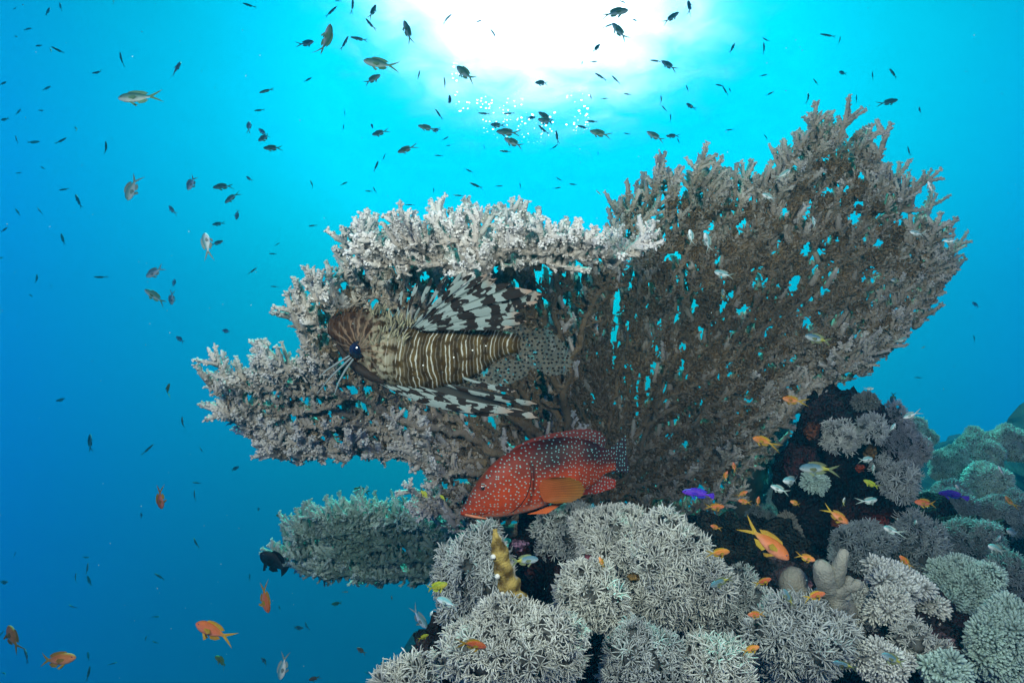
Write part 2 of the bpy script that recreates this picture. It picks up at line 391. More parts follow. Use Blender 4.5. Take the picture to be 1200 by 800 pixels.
def plate(poly, root, depthf, layers, spacing, step, seed, r0, rmax, cols, rim, dens, par_ob, flen, frad, upfing=0.5, nubs=2, name='plate', rimw=45, nubk=1.0, ant=0, antL=(28, 52), pw=0.36, lace=None, inner=None):
    """one plate of a table coral: the branching network and its branchlets"""
    net = MB(); br = MB()
    root3 = P(root[0], root[1], depthf(root[0], root[1]))
    cdeep, cmid, ctip = [np.array(k) for k in cols]
    if lace:
        # the fused, perforated middle of the plate: holes drawn out along the radii, thickness of its own
        thr, fade, dz, gden, gsc = lace
        P_ = np.array(poly, float); lo, hi = P_.min(0), P_.max(0); cs = 2.8
        gx, gy = np.meshgrid(np.arange(lo[0], hi[0], cs), np.arange(lo[1], hi[1], cs)); G = np.stack([gx, gy], -1)
        rx_, ry_ = G[..., 0] - root[0], G[..., 1] - root[1]; rr_ = np.hypot(rx_, ry_) + 1; an = np.arctan2(ry_, rx_)
        wv = fbm(np.stack([gx / 30, gy / 30, 0 * gx], -1), seed + 2, 2)
        arc = an * 260 / 8.5
        hn = vnoise(np.stack([rr_ / 17 + wv * 0.7, arc + wv * 1.2, 0 * gx], -1), seed) + 0.5 * vnoise(np.stack([gx / 7, gy / 7, 0 * gx + 5], -1), seed + 1) + 0.35 * wv
        hole = hn > thr - 0.25 * np.clip(rr_ / 420, 0, 1)
        cen = (G + cs / 2).reshape(-1, 2); ins = inpoly(cen, poly) & (polydist(cen, poly) > fade); ins = ins.reshape(gx.shape) & ~hole
        jit = np.stack([vnoise(np.stack([gx, gy, 0 * gx], -1) * 0.9, 3), vnoise(np.stack([gx, gy, 0 * gx + 9], -1) * 0.9, 4)], -1) * cs * 0.35
        GJ = G + jit; dd = depthf(GJ[..., 0], GJ[..., 1]) + 0.012 + 0.03 * fbm(np.stack([gx / 55, gy / 55, 0 * gx], -1), seed, 3)
        hgt = 0.010 * fbm(np.stack([gx / 9, gy / 9, 0 * gx], -1), seed + 8, 3) + 0.012 * np.clip((hn - thr + 0.5), 0, 1)
        idx = np.arange(gx.size).reshape(gx.shape); ii = ins[:-1, :-1]
        qd = np.stack([idx[:-1, :-1], idx[1:, :-1], idx[1:, 1:], idx[:-1, 1:]], -1)[ii]
        cc = cdeep * (0.85 + 0.35 * vnoise(np.stack([gx / 5, gy / 5, 0 * gx], -1), 7)[..., None])
        for sgn in (0, 1):
            V3 = P(GJ[..., 0], GJ[..., 1], dd + (hgt if sgn == 0 else 0.028 - 0.5 * hgt) + dz)
            net.add(V3.reshape(-1, 3), q=qd if sgn == 0 else qd[:, ::-1], c=np.clip(cc, 0.01, 1).reshape(-1, 3))
        ci = np.argwhere(ii); ci = ci[rng.random(len(ci)) < gden]
        F0 = P(GJ[..., 0], GJ[..., 1], dd + hgt + dz)[ci[:, 0], ci[:, 1]]; k = len(ci); ow = norm(F0 - root3)
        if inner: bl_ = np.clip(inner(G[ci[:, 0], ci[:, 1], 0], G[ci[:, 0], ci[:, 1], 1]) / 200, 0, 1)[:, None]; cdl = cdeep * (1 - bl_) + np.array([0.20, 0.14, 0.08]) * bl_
        else: cdl = cdeep
        tn = rng.uniform(0.75, 1.45, (k, 1)); d_ = dd[ci[:, 0], ci[:, 1]]
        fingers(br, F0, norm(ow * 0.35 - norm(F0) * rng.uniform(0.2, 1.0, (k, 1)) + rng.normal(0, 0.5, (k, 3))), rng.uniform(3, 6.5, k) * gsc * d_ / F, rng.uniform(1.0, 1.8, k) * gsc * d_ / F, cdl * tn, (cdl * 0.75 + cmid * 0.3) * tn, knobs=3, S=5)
        # rims of the holes and of the outer edge
        nb = lambda dy, dx: np.roll(np.roll(ins, dy, 0), dx, 1)
        F3 = P(GJ[..., 0], GJ[..., 1], dd + hgt + dz); B3 = P(GJ[..., 0], GJ[..., 1], dd + 0.028 - 0.5 * hgt + dz); mm = ins.copy(); mm[-1] = mm[:, -1] = False
        for dy, dx, a0, a1 in ((1, 0, (0, 0), (0, 1)), (-1, 0, (1, 0), (1, 1)), (0, 1, (0, 0), (1, 0)), (0, -1, (0, 1), (1, 1))):
            e = np.argwhere(mm & ~nb(dy, dx)); 
            if len(e) == 0: continue
            ya, xa = e[:, 0] + a0[0], e[:, 1] + a0[1]; yb_, xb_ = e[:, 0] + a1[0], e[:, 1] + a1[1]
            Vq = np.stack([F3[ya, xa], F3[yb_, xb_], B3[yb_, xb_], B3[ya, xa]], 1); net.add(Vq.reshape(-1, 3), q=np.arange(len(e) * 4).reshape(-1, 4), c=cdeep)
    for L_ in range(layers):
        pos, par = colonise(poly, root, spacing, step, seed + L_)
        n = len(pos); off = 0.030 * L_ - 0.01
        wob = 0.03 * fbm(np.concatenate([pos / 55, np.full((n, 1), L_ * 3.1)], 1), seed, 3)
        dep = depthf(pos[:, 0], pos[:, 1]) + off + wob
        p3 = P(pos[:, 0], pos[:, 1], dep)
        p3[0] = root3
        tips = np.zeros(n); haschild = np.zeros(n, bool); haschild[par[1:]] = True
        tips[~haschild] = 1
        for i in range(n - 1, 0, -1): tips[par[i]] += tips[i]
        rad = np.minimum(r0 * np.maximum(tips, 1) ** pw, rmax) * dep / F
        pdist = polydist(pos, poly) + (inner(pos[:, 0], pos[:, 1]) if inner else 0)
        ed = np.arange(1, n); a, b = p3[par[ed]], p3[ed]
        rimf = np.clip(1 - pdist / (rimw * 2.2), 0, 1)
        col = lerp(cdeep, cmid, 1) * 0 + cdeep * (1 - rimf[:, None]) + cmid * rimf[:, None]
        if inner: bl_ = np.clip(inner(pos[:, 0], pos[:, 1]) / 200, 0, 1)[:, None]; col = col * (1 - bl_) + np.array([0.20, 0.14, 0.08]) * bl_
        col = col * (1 + 0.25 * vnoise(p3 * 30, 5)[:, None])
        ext = (b - a) * 0.22
        path = np.stack([a - ext, (a + b) / 2 + rng.normal(0, 0.0012, a.shape), b + ext], 1)
        ra = np.minimum(rad[par[ed]], rad[ed] * 1.5)
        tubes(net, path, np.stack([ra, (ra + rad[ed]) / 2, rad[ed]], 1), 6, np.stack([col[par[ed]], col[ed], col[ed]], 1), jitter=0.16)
        # anastomoses: short bridges between neighbouring branches
        m_ = min(n, 2600); a_ = rng.choice(n, m_, replace=False); D2 = np.linalg.norm(pos[a_][:, None] - pos[None], axis=2)
        D2[D2 < step * 1.5] = 1e9; D2[D2 > step * 2.9] = 1e9; jb = D2.argmin(1); ok = D2[np.arange(m_), jb] < 1e8
        ok &= rng.random(m_) < 0.85; ia, ib = a_[ok], jb[ok]
        rb = 0.75 * np.minimum(rad[ia], rad[ib]); mid = (p3[ia] + p3[ib]) / 2 + rng.normal(0, 0.003, (len(ia), 3))
        tubes(net, np.stack([p3[ia], mid, p3[ib]], 1), np.stack([rb, rb * 0.9, rb], 1), 5, np.stack([col[ia], col[ia], col[ib]], 1), jitter=0.2)
        outw = norm(p3 - root3)
        toc = norm(-p3); n_ = len(p3)
        # rim fingers
        w_ = np.clip(1 - pdist / rimw, 0, 1)
        pick = np.where(rng.random(n) < dens * w_ * (1.0 if L_ == 0 else 0.6))[0]
        for rep in range(rim):
            k = len(pick); rv = rng.normal(0, 0.42, (k, 3))
            d = norm(outw[pick] * 0.55 + UP * 0.42 + toc[pick] * rng.uniform(-0.25, 0.75, (k, 1)) + rv)
            Lf = rng.uniform(*flen, k) * dep[pick] / F * (0.45 + 0.75 * w_[pick]) * (1 + 0.55 * vnoise(np.concatenate([pos[pick] / 26, np.zeros((k, 1))], 1), seed + 5)); rf = rng.uniform(*frad, k) * dep[pick] / F
            tone = rng.uniform(0.75, 1.1, (k, 1))
            fingers(br, p3[pick], d, Lf, rf, cmid * tone, ctip * tone, knobs=9)
        if ant and L_ == 0:
            cand = np.where((pdist < rimw * 0.5) & ((outw @ UP) > -0.15))[0]; pick = rng.choice(cand, min(ant, len(cand)), replace=False); k = len(pick)
            d = norm(outw[pick] * 0.5 + UP * 0.55 + toc[pick] * rng.uniform(-0.2, 0.5, (k, 1)) + rng.normal(0, 0.28, (k, 3)))
            antlers(br, p3[pick], d, rng.uniform(*antL, k) * dep[pick] / F, rng.uniform(frad[0] * 0.95, frad[1], k) * dep[pick] / F, cmid * np.ones((k, 1)), ctip * rng.uniform(0.85, 1.1, (k, 1)))
        # small branchlets under the plate
        for rep in range(nubs):
            pick = np.where(rng.random(n) < 0.75)[0]; k = len(pick)
            wi = np.clip(1 - pdist[pick] / (rimw * 1.6), 0, 1)
            d = norm(outw[pick] * 0.2 + toc[pick] * 0.35 + rng.normal(0, 0.62, (k, 3)))
            Lf = nubk * (rng.uniform(3, 6.5, k) + 7 * wi) * dep[pick] / F; rf = nubk * rng.uniform(1.6, 2.6, k) * dep[pick] / F
            cb = cdeep * (1 - wi[:, None]) + cmid * wi[:, None]; ct = cb * 1.25 * (1 - wi[:, None]) + (ctip * 0.8 + cmid * 0.2) * wi[:, None]
            if inner: bl_ = np.clip(inner(pos[pick, 0], pos[pick, 1]) / 200, 0, 1)[:, None] * 0.8; cb = cb * (1 - bl_) + np.array([0.20, 0.14, 0.08]) * bl_; ct = ct * (1 - bl_) + np.array([0.27, 0.20, 0.13]) * bl_
            tone = rng.uniform(0.7, 1.2, (k, 1))
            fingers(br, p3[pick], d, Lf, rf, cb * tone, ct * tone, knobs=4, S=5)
        # fingers standing on the upper side
        pick = np.where(rng.random(n) < upfing)[0]; k = len(pick)
        d = norm(UP * 0.75 - toc[pick] * 0.6 + outw[pick] * 0.3 + rng.normal(0, 0.3, (k, 3)))
        fingers(br, p3[pick], d, rng.uniform(18, 34, k) * dep[pick] / F, rng.uniform(3, 4.5, k) * dep[pick] / F, cmid * 0.9, ctip * 0.9, knobs=5, S=5)
    po = net.build(name, M_STONY, par_ob)
    br.build('branchlets', M_STONY, po)
    return po

def wp(px, py, d): return Vector(P(px, py, d))
tcor = empty('table_coral', (0, 0, 0))
tag(tcor, 'huge brown table coral with pale knobbly rim spreading above the reef', 'coral')
polyA = [(243, 447), (300, 440), (352, 428), (350, 398), (335, 382), (352, 352), (388, 340), (408, 305), (425, 280), (470, 272), (520, 272), (570, 270), (620, 278), (680, 288), (740, 300), (740, 335), (700, 352), (712, 385), (668, 410), (690, 450), (648, 480), (690, 520), (672, 560), (720, 610), (640, 612), (560, 628), (505, 615), (482, 590), (500, 560), (470, 542), (420, 545), (350, 548), (300, 530), (262, 497)]
dA = lambda x, y: 1.72 - 0.0013 * (600 - y) - 0.00068 * (700 - x) + 0.10 * np.exp(-(((x - 560) / 90.0) ** 2 + ((y - 470) / 80.0) ** 2))
polyB = [(722, 240), (760, 208), (800, 205), (840, 215), (880, 212), (912, 200), (945, 160), (990, 155), (1030, 185), (1060, 225), (1085, 255), (1118, 290), (1108, 335), (1085, 380), (1035, 432), (975, 462), (930, 495), (890, 555), (850, 600), (760, 625), (690, 612), (640, 560), (600, 480), (600, 400), (660, 330), (715, 300)]
dB = lambda x, y: 1.86 - 0.00095 * (600 - y) - 0.00018 * np.abs(x - 800)

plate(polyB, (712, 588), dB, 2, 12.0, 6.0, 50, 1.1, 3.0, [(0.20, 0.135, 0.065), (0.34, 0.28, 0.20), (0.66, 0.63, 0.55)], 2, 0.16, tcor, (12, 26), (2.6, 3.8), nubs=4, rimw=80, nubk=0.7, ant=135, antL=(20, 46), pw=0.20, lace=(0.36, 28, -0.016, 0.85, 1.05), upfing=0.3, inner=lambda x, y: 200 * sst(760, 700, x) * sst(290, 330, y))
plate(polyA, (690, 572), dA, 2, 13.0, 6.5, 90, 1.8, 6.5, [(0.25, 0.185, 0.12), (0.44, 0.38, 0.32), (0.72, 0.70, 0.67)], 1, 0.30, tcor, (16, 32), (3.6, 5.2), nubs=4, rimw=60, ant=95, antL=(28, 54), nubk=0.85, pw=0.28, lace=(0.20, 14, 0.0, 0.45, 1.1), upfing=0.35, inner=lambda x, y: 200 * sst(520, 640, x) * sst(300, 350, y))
# the overhanging front rim above the lionfish
polyA2 = [(410, 310), (450, 278), (520, 276), (600, 276), (660, 282), (730, 296), (762, 306), (735, 316), (680, 312), (620, 316), (560, 316), (500, 322), (440, 335)]
plate(polyA2, (560, 345), lambda x, y: 1.02 + 0.0012 * (x - 560) * 0 + 0.0018 * (y - 300), 1, 13.0, 7.0, 130, 2.2, 8.0, [(0.30, 0.25, 0.21), (0.42, 0.37, 0.33), (0.66, 0.64, 0.63)], 1, 0.45, tcor, (16, 34), (4.2, 5.8), nubs=2, rimw=60, ant=62, antL=(24, 46))

def blob(name, px, py, rx, ry, d, m, col, parent=None, seed=0, amp=0.25, freq=3.0, sub=5, rz=None, col2=None, tilt=0.0, spread=0.0):
    """displaced ellipsoid; rx, ry in photo pixels at depth d"""
    import bmesh
    bm = bmesh.new(); bmesh.ops.create_icosphere(bm, subdivisions=sub, radius=1.0)
    v = np.array([x.co[:] for x in bm.verts]); f = np.array([[x.index for x in fc.verts] for fc in bm.faces]); bm.free()
    sx, sz = rx * d / F, ry * d / F; sy = (rz if rz else min(rx, ry)) * d / F
    r = 1 + amp * fbm(v * freq * 0.6 + seed * 7.7, seed, 5, 0.55)
    v = v * r[:, None]
    ct, st_ = math.cos(tilt), math.sin(tilt)
    X_, Z_ = v[:, 0] * sx, v[:, 2] * sz
    W = (X_ * ct - Z_ * st_)[:, None] * RIGHT + (v[:, 1] * sy)[:, None] * FWD + (X_ * st_ + Z_ * ct)[:, None] * UP
    c = np.array(col) * (1 + 0.3 * fbm(v * 3, seed + 3, 3))[:, None]
    if col2 is not None:
        k = np.clip(fbm(v * 4, seed + 9, 3) * 1.6, 0, 1)[:, None]; c = c * (1 - k) + np.array(col2) * k
    mb = MB(); mb.add(W, t=f, c=np.clip(c, 0.004, 1)); o = mb.build(name, m, parent)
    if parent is None: o.location = wp(px, py, d)
    return o
# thick stem holding both plates and running down into the reef
st = MB()
def trunk(mb, pts, rad, S=22, seed=1, c=(0.16, 0.125, 0.09)):
    pts = np.array([P(*p) for p in pts]); k = np.linspace(0, len(pts) - 1, 40)
    path = np.stack([np.interp(k, range(len(pts)), pts[:, i]) for i in range(3)], 1); rr = np.interp(k, range(len(rad)), rad)
    t = norm(np.gradient(path, axis=0)); a = norm(np.cross(t, FWD)); b = np.cross(t, a); th = np.arange(S) * 2 * math.pi / S
    dirs = a[:, None] * np.cos(th)[None, :, None] + b[:, None] * np.sin(th)[None, :, None]
    V = path[:, None] + dirs * rr[:, None, None]
    V = V + dirs * (rr[:, None, None] * 0.30 * fbm(V * 16, seed, 4)[..., None])
    C = np.array(c) * (1 + 0.4 * fbm(V * 25, seed + 4, 3)[..., None])
    mb.grid(V, np.clip(C, 0.01, 1), wrap=True)
trunk(st, [(800, 720, 1.98), (780, 640, 1.95), (775, 600, 1.94), (775, 570, 1.94)], [0.22, 0.15, 0.08, 0.02])
trunk(st, [(760, 680, 1.95), (700, 640, 1.90), (640, 625, 1.84), (580, 620, 1.74)], [0.15, 0.09, 0.045, 0.012], seed=5)
trunk(st, [(800, 700, 1.98), (860, 620, 2.0), (880, 570, 1.98), (895, 540, 1.94)], [0.14, 0.07, 0.03, 0.01], seed=6)
so_ = st.build('stem', M_STONY, tcor)

low = empty('table_coral', (0, 0, 0))
tag(low, 'small dense table coral with cyan lit tips below the big one, left of the reef', 'coral')
polyC = [(326, 645), (350, 620), (392, 603), (440, 600), (500, 610), (550, 628), (600, 655), (565, 680), (500, 690), (430, 688), (375, 678), (342, 664)]
plate(polyC, (640, 650), lambda x, y: 1.95 - 0.0008 * (640 - x) - 0.001 * (650 - y), 3, 9.0, 5.5, 170, 1.3, 7.0, [(0.12, 0.19, 0.15), (0.20, 0.30, 0.25), (0.58, 0.72, 0.64)], 1, 0.5, low, (12, 24), (2.0, 2.9), nubs=3, upfing=0.7, rimw=30, nubk=0.8, ant=70, antL=(18, 34))  # teal water light is put into these plate colours, strongest on the tips

bush = empty('branching_coral', (0, 0, 0)); tag(bush, 'small branching coral bush coloured as cyan lit, in the gap left of the dark pillar', 'coral')
polyD = [(845, 600), (850, 540), (870, 505), (900, 480), (925, 490), (930, 530), (915, 575), (890, 615)]
plate(polyD, (870, 620), lambda x, y: 2.15 + 0 * x, 2, 10.0, 6.0, 270, 1.4, 4.0, [(0.10, 0.11, 0.08), (0.17, 0.19, 0.15), (0.36, 0.42, 0.38)], 2, 0.5, bush, (10, 20), (1.8, 2.6), nubs=3, upfing=0.5, rimw=30, nubk=0.7, ant=40, antL=(14, 26), name='branches')  # cyan light falling on the bush is painted into its branch colours
# ------------------------------------------------------------------ rocks of the reef
ROCKS = [
 ('dark domed rock pillar crusted with maroon and red growth, right of the big table coral', 'rock', 985, 585, 62, 118, 1.62, (0.020, 0.015, 0.013), (0.055, 0.018, 0.012), 0.26),
 ('rounded maroon brown rock knob on top of the dark pillar', 'rock', 990, 492, 44, 30, 1.50, (0.05, 0.034, 0.034), (0.08, 0.045, 0.042), 0.2),
 ('small maroon rock knob jutting left from the dark pillar', 'rock', 938, 540, 18, 20, 1.50, (0.07, 0.035, 0.035), (0.12, 0.04, 0.04), 0.2),
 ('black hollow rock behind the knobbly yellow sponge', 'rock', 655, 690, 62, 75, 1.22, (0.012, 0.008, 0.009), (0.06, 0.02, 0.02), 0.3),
 ('dark rock with rusty patches between the two biggest pale soft corals', 'rock', 725, 735, 70, 85, 1.12, (0.02, 0.014, 0.014), (0.10, 0.05, 0.03), 0.3),
 ('dark red rock below the pillar at the right of the reef', 'rock', 1085, 668, 80, 72, 1.66, (0.03, 0.02, 0.017), (0.08, 0.04, 0.03), 0.3),
 ('dark rock under the bright cauliflower soft corals at the bottom right', 'rock', 1050, 765, 110, 75, 1.05, (0.03, 0.02, 0.022), (0.10, 0.05, 0.06), 0.3),
 ('brown green rock in the shadow under the table coral stem', 'rock', 860, 680, 90, 70, 1.50, (0.05, 0.05, 0.035), (0.10, 0.09, 0.07), 0.3),
 ('dark rock at the very bottom below the soft coral mounds', 'rock', 800, 840, 250, 70, 1.0, (0.03, 0.024, 0.024), (0.08, 0.05, 0.05), 0.25),
 ('brown rock carrying the lumpy corals at the right edge of the photo', 'rock', 1190, 690, 75, 75, 2.0, (0.05, 0.04, 0.04), (0.12, 0.10, 0.08), 0.3),
 ('low rock behind the finger shaped leather coral', 'rock', 935, 690, 60, 45, 1.30, (0.04, 0.035, 0.03), (0.14, 0.10, 0.10), 0.35),
 ('dark base rock at the bottom left foot of the reef', 'rock', 560, 790, 80, 70, 1.05, (0.03, 0.026, 0.024), (0.07, 0.05, 0.05), 0.3),
]
for i, (lb, ct_, px, py, rx, ry, d, c1, c2, am) in enumerate(ROCKS):
    o = blob('reef_rock', px, py, rx, ry, d, M_ROCK, c1, seed=20 + i, amp=am, freq=3.4, col2=c2, sub=6)
    tag(o, lb, 'rock')
BITS = [('pink encrusting sponge lump beside the black hollow', 676, 674, 9, 8, 1.00, (0.42, 0.13, 0.15)),
        ('mauve rounded sponge lump in the gap under the grouper', 607, 638, 10, 6, 1.05, (0.30, 0.17, 0.26)),
        ('rosy lump of coralline crust beside the finger leather coral', 944, 688, 9, 11, 1.12, (0.26, 0.13, 0.15)),
        ('pinkish lump between pale tufts at the bottom right', 1106, 752, 11, 9, 0.92, (0.26, 0.16, 0.17)),
        ('small orange red sponge on the dark pillar', 1008, 548, 5, 4, 1.44, (0.45, 0.07, 0.02)),
        ('red sponge crust low on the dark pillar', 1030, 612, 10, 9, 1.45, (0.25, 0.04, 0.02)),
        ('rust brown crust on the left face of the dark pillar', 952, 505, 8, 10, 1.40, (0.20, 0.07, 0.03)),
        ('ochre crust patch between pillar and furry grey column', 1020, 530, 6, 9, 1.42, (0.28, 0.16, 0.05)),
        ('rusty red crust patch at the foot of the pillar', 985, 612, 9, 7, 1.36, (0.26, 0.06, 0.02)),
        ('tiny ochre lump on the left shoulder of the biggest pale coral mound', 742, 676, 7, 5, 0.90, (0.24, 0.15, 0.05)),
        ('tiny pink crust patch under the top soft coral tuft', 690, 655, 5, 5, 1.0, (0.35, 0.10, 0.14))]
for i, (lb, px, py, rx, ry, d, c1) in enumerate(BITS):
    tag(blob('encrusting_sponge', px, py, rx, ry, d, M_ROCK, c1, seed=60 + i, amp=0.35, sub=4, col2=tuple(k * 0.6 for k in c1)), lb, 'sponge')

# ------------------------------------------------------------------ soft corals
def soft_coral(px, py, rx, ry, d, label, kind='pulse', col=(0.5, 0.5, 0.48), seed=0, lobes=8, tl=None, sp=None, group=None, lobe_amp=0.35, cat='coral', name='soft_coral'):
    import bmesh
    r_ = np.random.default_rng(seed + 500)
    s = d / F; sx, sz = rx * s, ry * s; sy = min(sx, sz) * 0.95
    ctr = P(px, py, d) + FWD * sy * 0.8
    ld = norm(r_.normal(size=(lobes, 3)) + np.array([0, -0.7, 0.3]))
    la = r_.uniform(0.45, 1.25, lobes)
    def rad(dv):
        dots = dv @ ld.T; a = np.arccos(np.clip(dots, -1, 1))
        return 0.76 + lobe_amp * (np.exp(-(a / 0.36) ** 2) * la).max(1) + 0.13 * fbm(dv * 1.7, seed, 3)
    B = np.stack([RIGHT * sx, FWD * sy, UP * sz])
    root = empty(name, Vector(ctr)); tag(root, label, cat, group)
    bm = bmesh.new(); bmesh.ops.create_icosphere(bm, subdivisions=4, radius=1.0)
    v = np.array([x.co[:] for x in bm.verts]); f = np.array([[x.index for x in fc.verts] for fc in bm.faces]); bm.free()
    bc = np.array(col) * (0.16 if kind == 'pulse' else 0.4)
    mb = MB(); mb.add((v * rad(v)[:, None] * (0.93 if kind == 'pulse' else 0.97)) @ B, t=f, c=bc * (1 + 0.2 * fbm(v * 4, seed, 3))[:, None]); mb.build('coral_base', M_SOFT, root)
    tl = tl or (0.0125 * r_.uniform(0.85, 1.45) if kind == 'pulse' else 0.0065 * r_.uniform(0.8, 1.5)); sp = sp or (0.0102 if kind == 'pulse' else 0.0058)
    area = 4 * math.pi * ((sx * sz) ** 1.6 / 3 + (sx * sy) ** 1.6 / 3 + (sy * sz) ** 1.6 / 3) ** (1 / 1.6) * 0.9
    n = int(area / sp ** 2 * 2.4)
    i = np.arange(n) + 0.5; ph = np.arccos(1 - 2 * i / n); th = math.pi * (1 + 5 ** 0.5) * i
    dv = np.stack([np.cos(th) * np.sin(ph), np.sin(th) * np.sin(ph), np.cos(ph)], 1)
    dv = norm(dv + r_.normal(0, 0.35 * math.sqrt(4 * math.pi / n), dv.shape))
    dv = dv[(dv[:, 1] < 0.45) & (dv[:, 2] > -0.85)]; n = len(dv)
    p = (dv * rad(dv)[:, None]) @ B
    e = 0.03
    # surface normal by finite differences
    t1 = norm(np.cross(dv, np.array([0.3, 0.2, 0.93]))); t2 = np.cross(dv, t1)
    pa = (norm(dv + e * t1) * rad(norm(dv + e * t1))[:, None]) @ B - p; pb = (norm(dv + e * t2) * rad(norm(dv + e * t2))[:, None]) @ B - p
    ar = np.linalg.norm(np.cross(pa, pb), axis=1); kp = r_.random(n) < ar / np.percentile(ar, 97); dv = dv[kp]; p = p[kp]; pa = pa[kp]; pb = pb[kp]; n = len(p)
    nrm = norm(np.cross(pa, pb)); nrm *= np.sign((nrm * p).sum(1, keepdims=True))
    nrm = norm(nrm + r_.normal(0, 0.22, nrm.shape))
    a = norm(np.cross(nrm, r_.normal(size=(n, 3)))); b = np.cross(nrm, a)
    tone = r_.uniform(0.78, 1.12, (n, 1)) * (1 + 0.18 * vnoise(p * 30, seed)[:, None])
    colr = np.array(col) * tone
    mb = MB()
    if kind == 'pulse':
        T = 8; ln = tl * r_.uniform(0.75, 1.3, (n, T)); ang = (np.arange(T) * 2 * math.pi / T)[None] + r_.uniform(-0.3, 0.3, (n, T))
        rdl = a[:, None] * np.cos(ang)[..., None] + b[:, None] * np.sin(ang)[..., None]
        open_ = r_.uniform(0.35, 1.1, (n, 1, 1))
        tt = np.array([0, 0.35, 0.75, 1.0]); 
        pth = p[:, None, None] + nrm[:, None, None] * (ln[..., None] * (tt * 1.0 - 0.35 * tt ** 2))[..., None] + rdl[:, :, None] * (ln[..., None] * open_ * (0.08 + tt ** 1.4 * 0.85))[..., None]
        rr = np.array([0.0011, 0.0010, 0.00105, 0.0004]) * (tl / 0.0150) * r_.uniform(0.8, 1.25, (n, T, 1))
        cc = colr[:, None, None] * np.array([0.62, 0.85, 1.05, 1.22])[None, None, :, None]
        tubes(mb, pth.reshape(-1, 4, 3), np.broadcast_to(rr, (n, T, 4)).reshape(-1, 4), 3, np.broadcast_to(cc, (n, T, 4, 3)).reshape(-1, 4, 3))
    else:
        T = 3; ln = tl * r_.uniform(0.7, 1.4, (n, T)); ang = (np.arange(T) * 2 * math.pi / T)[None] + r_.uniform(-0.8, 0.8, (n, T))
        rdl = a[:, None] * np.cos(ang)[..., None] + b[:, None] * np.sin(ang)[..., None]
        tt = np.array([0, 0.4, 0.8, 1.0])
        pth = p[:, None, None] + nrm[:, None, None] * (ln[..., None] * tt)[..., None] + rdl[:, :, None] * (ln[..., None] * (0.25 + tt * 0.45))[..., None]
        rr = np.array([0.0016, 0.0017, 0.0015, 0.0006]) * (tl / 0.0065) * r_.uniform(0.8, 1.2, (n, T, 1))
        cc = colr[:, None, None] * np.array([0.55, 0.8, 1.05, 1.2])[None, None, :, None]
        tubes(mb, pth.reshape(-1, 4, 3), np.broadcast_to(rr, (n, T, 4)).reshape(-1, 4), 4, np.broadcast_to(cc, (n, T, 4, 3)).reshape(-1, 4, 3))
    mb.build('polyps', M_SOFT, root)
    return root
LIL = (0.50, 0.53, 0.50); CRM = (0.66, 0.67, 0.60); GRY = (0.34, 0.39, 0.38); TEA = (0.48, 0.64, 0.55); DGR = (0.20, 0.20, 0.22)
